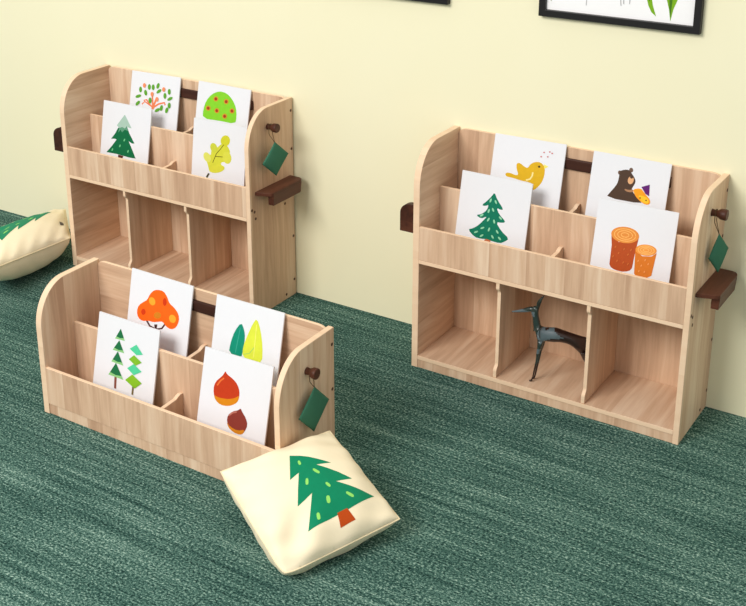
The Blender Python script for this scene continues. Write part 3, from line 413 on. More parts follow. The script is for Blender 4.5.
  ((255,165,45), [(-0.0208,0.2287),(-0.0186,0.2228),(-0.0192,0.2168),(-0.0226,0.2118),(-0.028,0.2087),(-0.0345,0.2083),(-0.0406,0.2106),(-0.0453,0.2151),(-0.0476,0.221),(-0.0469,0.2271),(-0.0435,0.2321),(-0.0381,0.2351),(-0.0316,0.2355),(-0.0255,0.2332)]),
  ((255,165,45), [(0.0753,0.1918),(0.0774,0.1859),(0.0765,0.1797),(0.0728,0.1745),(0.067,0.1712),(0.0603,0.1705),(0.054,0.1726),(0.0493,0.177),(0.0472,0.1829),(0.0481,0.189),(0.0518,0.1943),(0.0576,0.1976),(0.0643,0.1982),(0.0707,0.1962)]),
  ((205,55,8), [(0.0306,0.2353),(0.0304,0.2293),(0.0287,0.2241),(0.0256,0.2206),(0.0218,0.2197),(0.0181,0.2214),(0.0152,0.2255),(0.0136,0.2311),(0.0138,0.2371),(0.0155,0.2423),(0.0186,0.2458),(0.0224,0.2467),(0.0261,0.2449),(0.029,0.2409)]),
  ((205,55,8), [(-0.057,0.1786),(-0.0574,0.1738),(-0.0597,0.1694),(-0.0634,0.1663),(-0.0678,0.1652),(-0.0721,0.1662),(-0.0753,0.1692),(-0.0768,0.1736),(-0.0764,0.1785),(-0.0741,0.1829),(-0.0704,0.1859),(-0.0659,0.1871),(-0.0617,0.186),(-0.0585,0.183)]),
  ((205,125,25), [(0.0119,0.1838),(0.011,0.1784),(0.0071,0.1733),(0.001,0.1694),(-0.006,0.1676),(-0.0127,0.1682),(-0.0176,0.1711),(-0.0198,0.1757),(-0.0188,0.1811),(-0.0149,0.1862),(-0.0088,0.1901),(-0.0017,0.1919),(0.0049,0.1913),(0.0098,0.1884)]),
]),
'B rr': dict(x=0.7053, y=-0.0945, z=0.179, w=0.2754, tilt=0.2378, roll=-0.0075, art=[
  ((0,138,112), [(-0.0237,0.2415),(-0.0163,0.2311),(-0.0107,0.2195),(-0.007,0.2067),(-0.0059,0.1904),(-0.0073,0.1707),(-0.009,0.1529),(-0.011,0.1372),(-0.025,0.1305),(-0.0511,0.133),(-0.0634,0.1431),(-0.062,0.1607),(-0.0584,0.18),(-0.0526,0.2009),(-0.0441,0.2202),(-0.0329,0.2378)]),
  ((216,226,66), [(0.037,0.266),(0.0464,0.2497),(0.055,0.2289),(0.0626,0.2034),(0.0678,0.1767),(0.0705,0.1486),(0.0626,0.1335),(0.0441,0.1314),(0.024,0.1313),(0.0023,0.1331),(-0.0088,0.1434),(-0.0092,0.1621),(-0.0061,0.182),(0.0005,0.203),(0.0075,0.2233),(0.0149,0.243),(0.022,0.2582),(0.0289,0.2689)]),
  ((60,165,145), [(-0.0296,0.2276),(-0.0386,0.1421),(-0.036,0.1423),(-0.0269,0.2278)]),
  ((240,240,120), [(0.033,0.2537),(0.0349,0.1443),(0.0375,0.1447),(0.0356,0.2541)]),
  ((150,210,110), [(-0.0037,0.1442),(0.0191,0.153),(0.035,0.1766),(0.0328,0.1774),(0.0175,0.1544),(-0.0043,0.1462)]),
]),
'B fr': dict(x=0.7451, y=-0.2181, z=0.0524, w=0.2725, tilt=0.27, roll=-0.0182, art=[
  ((190,56,18), [(-0.0436,0.2547),(-0.0392,0.2499),(-0.0307,0.2454),(-0.0181,0.2411),(-0.0069,0.2358),(0.0027,0.2294),(0.0104,0.221),(0.0163,0.2107),(0.0193,0.1996),(0.0196,0.1878),(0.0168,0.1771),(0.0109,0.1676),(0.0013,0.1589),(-0.0122,0.1511),(-0.0271,0.1465),(-0.0434,0.1451),(-0.0577,0.1479),(-0.0698,0.1549),(-0.0782,0.1656),(-0.0828,0.18),(-0.0839,0.1936),(-0.0812,0.2063),(-0.0751,0.2176),(-0.0654,0.2276),(-0.0582,0.2354),(-0.0535,0.241),(-0.0498,0.2472),(-0.0471,0.2539)]),
  ((212,132,12), [(-0.0768,0.1693),(-0.0695,0.167),(-0.0603,0.1661),(-0.0493,0.1666),(-0.0375,0.168),(-0.025,0.1701),(-0.0127,0.1736),(-0.0007,0.1786),(0.0089,0.1843),(0.0159,0.1906),(0.0193,0.1897),(0.019,0.1816),(0.0162,0.1737),(0.0108,0.166),(0.0013,0.1585),(-0.0122,0.151),(-0.0271,0.1464),(-0.0434,0.1447),(-0.0569,0.1468),(-0.0678,0.1526),(-0.075,0.1592),(-0.0787,0.1667)]),
  ((228,110,50), [(-0.0683,0.202),(-0.0578,0.2194),(-0.0452,0.2313),(-0.0496,0.2345),(-0.0629,0.2218),(-0.0739,0.2037)]),
  ((132,52,42), [(0.0327,0.1519),(0.0364,0.1464),(0.0423,0.14),(0.0506,0.1327),(0.0572,0.1239),(0.0623,0.1135),(0.0625,0.1021),(0.0579,0.0898),(0.0532,0.0808),(0.0487,0.0751),(0.041,0.0716),(0.0304,0.0704),(0.0184,0.0715),(0.0052,0.0749),(-0.0053,0.0819),(-0.013,0.0923),(-0.0168,0.1028),(-0.0164,0.1134),(-0.012,0.1231),(-0.0034,0.132),(0.006,0.1386),(0.0163,0.1428),(0.0238,0.1474),(0.0285,0.1522)]),
  ((200,126,22), [(-0.0123,0.0937),(-0.0049,0.088),(0.0062,0.0839),(0.0211,0.0815),(0.0359,0.0832),(0.0506,0.0891),(0.0555,0.0873),(0.0508,0.0776),(0.0432,0.0718),(0.0326,0.0697),(0.0206,0.0703),(0.007,0.0737),(-0.003,0.0782),(-0.0093,0.0839),(-0.0133,0.0892),(-0.0151,0.0941)]),
  ((180,110,95), [(-0.0092,0.1184),(0.0031,0.1304),(0.0181,0.1367),(0.0163,0.1415),(-0.0002,0.1344),(-0.0136,0.1215)]),
]),
}
PILLOW_ART = [
  ((0, 135, 95),[(0.4949,0.1812),(0.5573,0.2225),(0.6068,0.2646),(0.6697,0.3274),(0.7377,0.3925),(0.6188,0.3675),(0.6815,0.4314),(0.7423,0.4993),(0.8042,0.5927),(0.6714,0.5693),(0.7366,0.6289),(0.8174,0.7076),(0.8928,0.7825),(0.6484,0.814),(0.4446,0.8273),(0.2824,0.8321),(0.3376,0.7514),(0.4509,0.5841),(0.3756,0.6103),(0.3035,0.6294),(0.3709,0.5129),(0.4577,0.3769),(0.365,0.4053),(0.4244,0.2998)]),
  ((188, 72, 12),[(0.5419,0.807),(0.6297,0.8036),(0.645,0.9049),(0.5164,0.9075)]),
  ((150, 225, 110),[(0.5196,0.2684),(0.5276,0.2735),(0.5253,0.2918),(0.5195,0.3089),(0.5083,0.3155),(0.4996,0.3108),(0.5018,0.2931),(0.5084,0.2756)]),
  ((150, 225, 110),[(0.5705,0.394),(0.5827,0.3943),(0.5956,0.4153),(0.6041,0.4378),(0.5984,0.4522),(0.5858,0.4523),(0.5732,0.4313),(0.5653,0.4083)]),
  ((150, 225, 110),[(0.4851,0.4512),(0.4896,0.462),(0.4788,0.4847),(0.4651,0.5042),(0.4521,0.5071),(0.4471,0.4963),(0.458,0.4741),(0.4723,0.4546)]),
  ((150, 225, 110),[(0.5915,0.5481),(0.6024,0.5491),(0.6102,0.5667),(0.6137,0.5852),(0.606,0.5964),(0.5947,0.5956),(0.5872,0.578),(0.5842,0.5592)]),
  ((150, 225, 110),[(0.6898,0.6851),(0.7037,0.6854),(0.7197,0.7071),(0.7309,0.7302),(0.7256,0.7449),(0.7113,0.7448),(0.6954,0.7234),(0.6849,0.6998)]),
  ((150, 225, 110),[(0.5453,0.6545),(0.5542,0.6648),(0.5475,0.69),(0.5365,0.712),(0.5209,0.7171),(0.5111,0.7071),(0.5178,0.6827),(0.5299,0.6603)]),
  ((150, 225, 110),[(0.4087,0.7441),(0.4167,0.7537),(0.4113,0.7761),(0.4017,0.7959),(0.3878,0.8003),(0.3792,0.7906),(0.3853,0.7682),(0.3956,0.7483)]),
]
# ---------------------------------------------------------------- the room
floor = mesh('floor', [(-4.5, -5, 0), (3.5, -5, 0), (3.5, .0, 0), (-4.5, .0, 0), (-4.5, -5, -.05), (3.5, -5, -.05), (3.5, .0, -.05), (-4.5, .0, -.05)],
             [(0, 1, 2, 3), (7, 6, 5, 4), (0, 4, 5, 1), (1, 5, 6, 2), (2, 6, 7, 3), (3, 7, 4, 0)], carpet_mat())
floor['kind'] = 'structure'
wall = mesh('wall_back', [(-4.5, 0, -.05), (3.5, 0, -.05), (3.5, 0, 2.8), (-4.5, 0, 2.8), (-4.5, .1, -.05), (3.5, .1, -.05), (3.5, .1, 2.8), (-4.5, .1, 2.8)],
            [(0, 1, 2, 3), (7, 6, 5, 4), (0, 4, 5, 1), (1, 5, 6, 2), (2, 6, 7, 3), (3, 7, 4, 0)], wall_mat())
wall['kind'] = 'structure'

# ---------------------------------------------------------------- the display shelves
W, D, T, YM = 1., .2943, .0203, .1486
def side_outline(H, r_top, notch=True):
    pts = [(0, 0), (0, H)]
    cy, cz = -.165, H-.152
    n = 18
    for k in range(n+1):
        a = math.pi/2*k/n
        pts.append((cy-(D+cy)*math.sin(a), cz+.152*math.cos(a)))
    pts.append((-D, 0))
    return pts

def handle_right(parent, x):
    """gripping ledge: a flat plate with a lip hanging from its outer edge and rounded far corner"""
    o = [(x, -.262), (x, -.026)]
    for k in range(9):
        a = math.pi/2*k/8; o.append((x+.071-.03+.03*math.sin(a), -.056+.03*math.cos(a)))
    o += [(x+.071, -.235), (x+.064, -.243)]
    v = []; f = []; n = len(o)
    zt, zb = .536, .522
    v = [(a, b, zt) for a, b in o]+[(a, b, zb) for a, b in o]
    f = [tuple(range(n)), tuple(range(n, 2*n))]+[(i, (i+1) % n, n+(i+1) % n, n+i) for i in range(n)]
    # lip
    lip = [(x+.04, -.028)]
    for k in range(9):
        a = math.pi/2*k/8; lip.append((x+.071-.03+.03*math.sin(a), -.056+.03*math.cos(a)))
    lip += [(x+.071, -.236), (x+.044, -.236), (x+.044, -.05)]
    b = len(v); m = len(lip)
    v += [(p, q, .5225) for p, q in lip]+[(x+.03+(p-x-.03)*.93, -.14+(q+.14)*.97, .483) for p, q in lip]
    f += [tuple(b+i for i in range(m)), tuple(b+m+i for i in range(m))]+[(b+i, b+(i+1) % m, b+m+(i+1) % m, b+m+i) for i in range(m)]
    return mesh('handle', v, f, WAL, parent, bevel=.003)

def handle_left(parent, x):
    o = [(x, .528), (x-.058, .528)]
    for k in range(10):
        a = math.pi/2*k/9; o.append((x-.058+.042*(1-math.cos(a)), .598+.038*math.sin(a)))
    o += [(x, .636)]
    return prism('handle', o, 1, -.289, -.262, [WAL], parent, bevel=.002)

def build_shelf(name, label, loc, low=False):
    t = thing(name, label, 'bookshelf', loc, None)
    H = .477 if low else .857
    fp = .179 if low else .5602
    zm = .2915 if low else .6687
    XR = W+.012 if low else W+.004
    prism('side_panel', side_outline(H, .15), 0, -.005, T, [W_SIDE if low else W_LEFT, W_EDGE], t, bevel=.002)
    prism('side_panel', side_outline(H, .15), 0, XR-T, XR, [W_SIDE, W_EDGE], t, bevel=.002)
    r_ = .035; a0, a1 = T, XR-T
    bo = [(a0, 0), (a1, 0)]+[(a1-r_*(1-math.cos(q_)), H-.022+.020*math.sin(q_)) for q_ in (0, .3, .6, .9, 1.2, math.pi/2)]+[(a0+r_*(1-math.cos(q_)), H-.022+.020*math.sin(q_)) for q_ in (math.pi/2, 1.2, .9, .6, .3, 0)]
    prism('back_panel', bo, 1, -.012, -.0005, [W_BACK if low else W_BACKV, W_EDGE], t)
    xs = (T, XR-T)
    board('front_panel', xs, (-D, -D+.013), (fp-.138 if low else fp-.1265, fp), [W_FRONT, W_EDGE], t, 1)
    board('middle_panel', xs, (-D+YM-.001, -D+YM+.012), (fp-.1255, zm), [W_FRONT, W_EDGE], t, 1)
    board('tray_floor', xs, (-D+.0135 if low else -D, -.0125), (fp-.1415, fp-.127), [W_SHELF, W_EDGE], t, 2)
    board('rear_tray_floor', xs, (-D+YM+.0125, -.0125), (fp-.019, fp-.006), [W_SHELF, W_EDGE], t, 2)
    # low dividers that split each tray in two, with a little raised hook at the back end
    y0, y1, z0, z1 = -D+.0135, -D+YM-.0015, fp-.1265, fp-.027
    for (y0, y1, z0, z1) in ((y0, y1, z0, z1), (-D+YM+.0125, -.0125, fp-.0055, zm-.02)):
        o = [(y0, z0), (y1, z0), (y1, z1+.008), (y1-.012, z1+.009), (y1-.022, z1+.006), (y1-.034, z1), (y0, z1-.004)]
        prism('tray_divider', o, 0, W/2-.007, W/2+.007, [W_SIDE, W_EDGE], t, bevel=.001)
    if low:
        board('kick_board', xs, (-D+.004, -D+.016), (0, .0405), [W_FRONT, W_EDGE], t, 1)
    else:
        board('bottom_shelf', xs, (-D, -.0125), (.0336, .0496), [W_SHELF, W_EDGE], t, 2)
        board('kick_board', xs, (-D+.003, -D+.015), (0, .0333), [W_FRONT, W_EDGE], t, 1)
        za, zb = .0498, .4183
        for k in (1, 2):
            yf = -D+.003
            o = [(-.0128, za), (-.0128, zb), (yf, zb), (yf, zb-.022)]
            o += [(yf+.014*(1-math.cos(a))/2, zb-.022-.02*a/math.pi) for a in (0.8, 1.6, 2.4, math.pi)]
            o += [(yf+.014, za+.05)]
            o += [(yf+.014*(1+math.cos(a))/2, za+.05-.024*a/math.pi) for a in (0.8, 1.6, 2.4, math.pi)]
            o += [(yf, za)]
            prism('compartment_divider', o, 0, W*k/3-.0065, W*k/3+.0065, [W_SIDE, W_EDGE], t, bevel=.001)
        handle_right(t, XR); handle_left(t, -.005)
    # walnut strip on the back board
    board('back_strip', (.19, .82), (-.0245, -.0125), (H-.079, H-.040), [WAL_X], t, 1, bevel=.003)
    # turned peg
    ky, kz = (-.150, .393) if low else (-.167, .779)
    pk = .8 if low else 1.
    lathe_x('peg', [(XR+(q_-XR)*pk, r_) for q_, r_ in [(XR, .0125), (XR+.004, .0112), (XR+.019, .0108), (XR+.024, .0145), (XR+.029, .0172), (XR+.044, .0182), (XR+.048, .0172), (XR+.049, .0155)]], ky, kz, WAL, t)
    sp = [(-.012, H-.055), (-.012, H-.212)] if low else [(-.012, .805), (-.012, .645), (-.012, .265), (-.012, .07), (-.268, .455), (-.262, .425), (-.065, .425), (-.07, .022), (-.284, .466)]
    for y, z in sp:
        lathe_x('screw', [(XR-.0002, .0058), (XR+.0008, .0058), (XR+.0012, .004)], y, z, SCREW, t, 12)
    return t

right = build_shelf('display_bookshelf', 'tall oak bookshelf on the right holding the dark animal figurine', (0, 0, 0))
left = right.copy(); C.objects.link(left); left.location = (-1.7339, -.0073, 0)
left['label'] = 'tall oak bookshelf at back left, standing behind the low book display'
for ch in list(right.children):
    c = ch.copy(); C.objects.link(c); c.parent = left
low = build_shelf('display_bookshelf', 'low two-tier oak book display with no cubbies, in front of the left tall shelf', (-.909, -.9695, 0), low=True)

# ---------------------------------------------------------------- picture cards
HC, WC, TC = .315, .272, .0055
def picture_card(key, origin, label):
    d = CARDS[key]; t, r = d['tilt'], d['roll']
    a = Vector((math.cos(r), -math.sin(r)*math.sin(t), -math.sin(r)*math.cos(t)))
    b = Vector((math.sin(r), math.cos(r)*math.sin(t), math.cos(r)*math.cos(t)))
    n = b.cross(a).normalized()          # towards the back
    if n.y < 0: n = -n
    v = []; f = []; mi = []; mats = [CARD_W]
    for z, off in ((0, 0), (TC, 0)):
        v += [(-WC/2, z, 0), (WC/2, z, 0), (WC/2, z, HC), (-WC/2, z, HC)]
    f += [(0, 1, 2, 3), (7, 6, 5, 4), (0, 4, 5, 1), (1, 5, 6, 2), (2, 6, 7, 3), (3, 7, 4, 0)]; mi += [0]*6
    for k, (col, pl) in enumerate(d['art']):
        m = ink(col)
        if m not in mats: mats.append(m)
        i0 = len(v); z = -.00025-.00012*k
        v += [(x, z, y) for x, y in pl]
        for tr in earclip(pl): f.append(tuple(i0+i for i in tr)); mi.append(mats.index(m))
    o = mesh('picture_card', v, f, mats, midx=mi)
    for p in o.data.polygons[6:]:
        if p.normal.y > 0: p.flip()
    M = Matrix((( a.x, n.x, b.x, origin[0]+d['x']), (a.y, n.y, b.y, origin[1]+d['y']), (a.z, n.z, b.z, d['z']), (0, 0, 0, 1)))
    o.matrix_world = M
    return tag(o, label, 'picture card', 'white picture cards standing in the shelf trays')
OC, OA, OB = (0, 0), (-1.7339, -.0073), (-.909, -.9695)
for key, org, lab in (
    ('C fl', OC, 'white card with a plain teal snow-flecked fir, front tray of the right tall shelf'),
    ('C rl', OC, 'white card with a mustard yellow bird, back tray of the right tall shelf'),
    ('C rr', OC, 'white card with a brown bear holding honeycomb'),
    ('C fr', OC, 'white card with two orange cut tree logs'),
    ('A fl', OA, 'white card with a dark green fir fading to a grey frosty tip'),
    ('A rl', OA, 'white card with a ring of small green and orange leaves on pink branches'),
    ('A rr', OA, 'white card with a bright green domed bush dotted with orange fruit'),
    ('A fr', OA, 'white card with a yellow-green lobed oak leaf'),
    ('B fl', OB, 'white card with two thin stacked trees, front left in the low shelf'),
    ('B rl', OB, 'white card with an orange cloud-shaped tree, back left in the low shelf'),
    ('B rr', OB, 'white card with one teal and one lime pointed leaf, back right in the low shelf'),
    ('B fr', OB, 'white card with two brown chestnuts, front right in the low shelf')):
    picture_card(key, org, lab)

# ---------------------------------------------------------------- cushions
def cushion(P, TT, art, label, block):
    def clear(p):
        """the soft cloth gives way to the shelf it touches"""
        dx, dy = block(p)
        return (p[0]+dx, p[1]+dy, p[2])
    N = 56
    v = []; f = []; mi = []; mats = [CREAM]
    for s in (1, -1):
        b = len(v)
        for i in range(N+1):
            for j in range(N+1): v.append(clear(pillow_point(P, TT, s, i/N, j/N)))
        for i in range(N):
            for j in range(N): f.append((b+i*(N+1)+j, b+(i+1)*(N+1)+j, b+(i+1)*(N+1)+j+1, b+i*(N+1)+j+1)); mi.append(0)
    me = bpy.data.meshes.new('throw_cushion'); me.from_pydata(v, [], f)
    bm = bmesh.new(); bm.from_mesh(me); bmesh.ops.remove_doubles(bm, verts=bm.verts, dist=1e-5)
    bmesh.ops.recalc_face_normals(bm, faces=bm.faces)
    for fc in bm.faces: fc.smooth = True
    # printed fir: each patch follows the curved cloth
    for k, (col, pl) in enumerate(art):
        m = ink(col)
        if m not in mats: mats.append(m)
        eps = .0008+.00025*(k > 0)
        cache = {}
        def vert(p):
            key = (round(p[0], 5), round(p[1], 5))
            if key not in cache:
                q0 = Vector(pillow_point(P, TT, 1, *p)); q1 = Vector(pillow_point(P, TT, 1, p[0]+.004, p[1])); q2 = Vector(pillow_point(P, TT, 1, p[0], p[1]+.004))
                n = (q1-q0).cross(q2-q0).normalized()
                if n.z < 0: n = -n
                cache[key] = bm.verts.new(q0+n*eps)
            return cache[key]
        for tr in earclip(pl):
            tp = [pl[i] for i in tr]; G = 40
            for i in range(int(min(p[0] for p in tp)*G), int(max(p[0] for p in tp)*G)+1):
                c1 = clip(clip(tp, 0, i/G, 1), 0, (i+1)/G, -1)
                if len(c1) < 3: continue
                for j in range(int(min(p[1] for p in c1)*G), int(max(p[1] for p in c1)*G)+1):
                    c2 = clip(clip(c1, 1, j/G, 1), 1, (j+1)/G, -1)
                    vs = []
                    for p in c2:
                        w = vert(p)
                        if w not in vs: vs.append(w)
                    if len(vs) < 3: continue
                    try: fc = bm.faces.new(vs)
                    except ValueError: continue
                    fc.material_index = mats.index(m); fc.smooth = True
                    fc.normal_update()
                    if fc.normal.z < 0: fc.normal_flip()
    c = [sum(p[i] for p in P)/4 for i in range(3)]; base = (c[0], c[1], 0)
    bmesh.ops.translate(bm, verts=bm.verts, vec=(-base[0], -base[1], 0))
    bm.to_mesh(me); bm.free()
    for m in mats: me.materials.append(m)
    o = link('throw_cushion', me, None, base)
    ring = [(u, 0) for u in range(0, 40)]+[(40, u) for u in range(0, 40)]+[(40-u, 40) for u in range(0, 40)]+[(0, 40-u) for u in range(0, 40)]
    pts = [Vector(clear(pillow_point(P, TT, 1, a/40, b/40)))-Vector(base) for a, b in ring]
    tube('seam', pts, .0022, SEAM, o, closed=True)
    return tag(o, label, 'cushion', 'cream cushions printed with a green fir')
def block_low(p):
    ox, oy = .107-p[0], p[1]+1.268       # how deep the point sits behind each face of the low shelf's corner
    if ox <= 0 or oy <= 0 or p[2] > .42: return 0, 0
    return (ox, 0) if ox < oy else (0, -oy)
def block_left(p):
    dy = min(0, -.004-p[1])
    ox, oy = p[0]+1.742, p[1]+.306
    if ox <= 0 or oy <= 0: return 0, dy
    return (-ox, dy) if ox < oy else (0, -oy)
P1 = [[0.011, -1.434, 0.18], [0.174, -1.105, 0.2], [0.489, -1.215, 0.07], [0.335, -1.575, 0.04]]
cushion(P1, (.075, .12), PILLOW_ART, 'cream cushion with a green fir tree leaning on the low shelf corner', block_low)
P2 = [[-2.04, -.04, .12], [-1.742, -.302, .13], [-1.71, -.80, .165], [-2.07, -.57, .12]]
cu = cushion(P2, (.065, .13), [(c_, [(u-.25, v-.02) for u, v in pl]) for c_, pl in PILLOW_ART], 'cream cushion lying on the carpet at the wall, cut by the left photo edge', block_left)
tg = [Vector(pillow_point(P2, (.065, .13), 1, u_, v_))-cu.location for u_, v_ in ((.62, .05), (.74, .05), (.74, .085), (.62, .085))]
mesh('label_tag', [q_+Vector((0, -.006, .006)) for q_ in tg]+[q_+Vector((0, -.001, .001)) for q_ in tg],
     [(0, 1, 2, 3), (7, 6, 5, 4), (0, 4, 5, 1), (1, 5, 6, 2), (2, 6, 7, 3), (3, 7, 4, 0)], WAL, cu)

# ---------------------------------------------------------------- green pouches on the pegs
def pouch(x, y, z, s, yaw, tilt, wide, lab, peg):
    h = s*.7071
    P = [(0, 0, h), (0, h, 0), (0, 0, -h), (0, -h, 0)]
    N = 20; v = []; f = []
    def pt(sd, u, w):
        a = (1-u)*(1-w); b = u*(1-w); c_ = u*w; d = (1-u)*w
        U, V = 2*u-1, 2*w-1
        k = 1-.03*(1-max(abs(U), abs(V)))
        py = (b-d)*h*wide; pz = (a-c_)*h
        th = .009*max(0, 1-U*U)**.5*max(0, 1-V*V)**.5
        return (sd*th+.0015*math.sin(30*py+3), py*k, pz*k)
    for sd in (1, -1):
        b0 = len(v)
        for i in range(N+1):
            for j in range(N+1): v.append(pt(sd, i/N, j/N))
        for i in range(N):
            for j in range(N): f.append((b0+i*(N+1)+j, b0+(i+1)*(N+1)+j, b0+(i+1)*(N+1)+j+1, b0+i*(N+1)+j+1))
    me = bpy.data.meshes.new('fabric_pouch'); me.from_pydata(v, [], f); me.materials.append(GREENF)
    bm = bmesh.new(); bm.from_mesh(me); bmesh.ops.remove_doubles(bm, verts=bm.verts, dist=1e-6); bmesh.ops.recalc_face_normals(bm, faces=bm.faces)
    for fc in bm.faces: fc.smooth = True
    bm.to_mesh(me); bm.free()
    o = link('fabric_pouch', me, None, (x, y, z)); o.rotation_euler = (tilt, 0, yaw)
    px, py, pz = peg
    R = (Matrix.Rotation(yaw, 3, 'Z') @ Matrix.Rotation(tilt, 3, 'X')).inverted()
    w = lambda a: R @ (Vector(a)-Vector((x, y, z)))
    loop = [(x+math.sin(yaw)*math.sin(tilt)*h, y-math.sin(tilt)*(h-.003)*math.cos(yaw), z+(h-.003)*math.cos(tilt)), (px, py-.010, pz-.028), (px, py-.0125, pz-.006), (px, py-.009, pz+.010), (px, py, pz+.0135), (px, py+.009, pz+.010), (px, py+.0125, pz-.006), (px, py+.011, pz-.028)]
    tube('hanging_loop', [w(a) for a in loop], .0013, TWINE, o, closed=True, n=6)
    return tag(o, lab, 'pouch', 'green pouches hanging from pegs')
pouch(1.034, -.154, .641, .100, -.38, .10, .72, 'green diamond pouch on the peg of the right tall shelf', (1.018, -.167, .779))
pouch(-.7339+.026+.026, -.193, .660, .100, -.12, .03, 1.08, 'green diamond pouch on the peg of the back left tall shelf', (-.7339+.018, -.1743, .779))
pouch(.103+.024, -1.118, .268, .110, -.06, -.03, 1., 'green diamond pouch on the peg of the low shelf', (.103+.018, -1.1195, .393))

# ---------------------------------------------------------------- horned animal figurine
BR = plain('bronze_brown', (44, 27, 23), .28, .5, coat=.4)
GR = plain('dark_green_glaze', (44, 58, 54), .25, .5, coat=.4)
BL = plain('grey_blue_glaze', (92, 106, 112), .3, .5, coat=.4)
def figurine():
    vs = []; es = []; rs = []
    def chain(pts, start=None):
        prev = start
        for (p, r) in pts:
            vs.append(p); rs.append(r); k = len(vs)-1
            if prev is not None: es.append((prev, k))
            prev = k
        return prev
    root = chain([((.496, -.222, .236), (.026, .030))])
    chest = chain([((.474, -.230, .233), (.019, .023))], root)
    neck = chain([((.460, -.232, .268), (.0145, .0145)), ((.455, -.234, .300), (.0125, .0125)), ((.454, -.235, .322), (.0125, .0125))], chest)
    head = chain([((.440, -.236, .325), (.0118, .0115)), ((.420, -.238, .316), (.0092, .0086)), ((.398, -.241, .308), (.0062, .0054)), ((.368, -.245, .299), (.0026, .0022))], neck)
    chain([((.463, -.229, .343), (.0075, .006)), ((.468, -.226, .364), (.006, .005)), ((.478, -.222, .381), (.0012, .0012))], neck)
    chain([((.463, -.241, .342), (.0045, .004)), ((.466, -.246, .362), (.003, .003)), ((.474, -.248, .376), (.0012, .0012))], neck)
    sp = chain([((.530, -.208, .236), (.023, .026)), ((.566, -.190, .228), (.021, .022)), ((.602, -.170, .219), (.026, .032))], root)
    chain([((.626, -.160, .228), (.007, .007)), ((.636, -.155, .205), (.004, .004))], sp)
    for sy in (-1, 1):
        o = .010*sy
        chain([((.480, -.232+o, .200), (.010, .012)), ((.475, -.234+o, .170), (.0062, .0065)), ((.4715, -.235+o, .135), (.0038, .0038)), ((.466, -.236+o, .100), (.0034, .0034)), ((.461, -.237+o, .066), (.003, .003)), ((.457, -.239+o, .0545), (.004, .0035)), ((.449, -.240+o, .0535), (.003, .0028))], chest)
        chain([((.618, -.163+o, .180), (.017, .022)), ((.624, -.162+o, .150), (.009, .010)), ((.637, -.156+o, .120), (.0045, .0045)), ((.632, -.160+o, .090), (.0035, .0035)), ((.630, -.161+o, .0550), (.004, .0035)), ((.622, -.166+o, .0535), (.003, .0028))], sp)
    me = bpy.data.meshes.new('f'); me.from_pydata(vs, es, []); o = bpy.data.objects.new('f', me); C.objects.link(o)
    sk = o.modifiers.new('Skin', 'SKIN'); sk.branch_smoothing = .5
    for i, r in enumerate(rs):
        me.skin_vertices[0].data[i].radius = r; me.skin_vertices[0].data[i].use_root = (i == 0)
    sb = o.modifiers.new('Sub', 'SUBSURF'); sb.levels = 3; sb.render_levels = 3
    dg = bpy.context.evaluated_depsgraph_get(); dg.update()
    m2 = bpy.data.meshes.new_from_object(o.evaluated_get(dg)); m2.name = 'animal_figurine'
    bpy.data.objects.remove(o)
    m2.materials.clear()
    for m in (BR, GR, BL): m2.materials.append(m)
    heart = [(.468, .243), (.478, .262), (.490, .262), (.496, .254), (.506, .266), (.518, .262), (.556, .232), (.528, .232), (.500, .222), (.484, .205), (.470, .222)]
    def inside(p, pl):
        c = False
        for i in range(len(pl)):
            a, b = pl[i-1], pl[i]
            if (a[1] > p[1]) != (b[1] > p[1]) and p[0] < (b[0]-a[0])*(p[1]-a[1])/(b[1]-a[1])+a[0]: c = not c
        return c
    for p in m2.polygons:
        p.use_smooth = True; c = p.center
        g = 0
        if c.x < .475 and c.z > .235: g = 1
        if c.x < .50 and c.z < .225 and c.z > .12: g = 1
        if c.x < .455 and c.z > .30 and c.z < .318+.0: g = 2
        if c.y < -.2 and inside((c.x, c.z), heart): g = 2
        if c.x < .485 and c.z < .185 and c.z > .165 and c.y < -.24: g = 2
        p.material_index = g
    base = Vector((.54, -.2, .0497))
    for v in m2.vertices: v.co -= base
    f = link('animal_figurine', m2, None, base)
    return tag(f, 'dark slender long-necked animal figurine in the middle cubby of the right shelf', 'figurine')
figurine()

# ---------------------------------------------------------------- framed prints on the wall
def framed(x0, x1, z0, z1, label, leaves):
    w, h = x1-x0, z1-z0
    t = thing('framed_print', label, 'picture', (x0, -.0005, z0), 'black framed leaf prints on the wall')
    b = .0235
    O = [(0, 0), (w, 0), (w, h), (0, h)]; I = [(b, b), (w-b, b), (w-b, h-b), (b, h-b)]
    v = [(x, -.022, z) for x, z in O]+[(x, -.022, z) for x, z in I]+[(x, 0, z) for x, z in O]+[(x, -.004, z) for x, z in I]
    f = []
    for i in range(4):
        j = (i+1) % 4
        f += [(i, j, 4+j, 4+i), (i, j, 8+j, 8+i), (4+i, 4+j, 12+j, 12+i), (8+i, 8+j, 12+j, 12+i)]
    mesh('frame', v, f, FRAME_B, t, bevel=.0015)
    v = [(b-.001, -.009, b-.001), (w-b+.001, -.009, b-.001), (w-b+.001, -.009, h-b+.001), (b-.001, -.009, h-b+.001)]
    v += [(a, -.006, c) for a, _, c in v]
    f = [(0, 1, 2, 3), (7, 6, 5, 4), (0, 4, 5, 1), (1, 5, 6, 2), (2, 6, 7, 3), (3, 7, 4, 0)]; mi = [0]*6; mats = [PAPER]
    for k, (col, pl) in enumerate(leaves):
        m = ink(col)
        if m not in mats: mats.append(m)
        i0 = len(v); v += [(x-x0, -.0092-.0001*k, z-z0) for x, z in pl]
        for tr in earclip(pl): f.append(tuple(i0+i for i in tr)); mi.append(mats.index(m))
    mesh('print', v, f, mats, t, midx=mi)
    return t
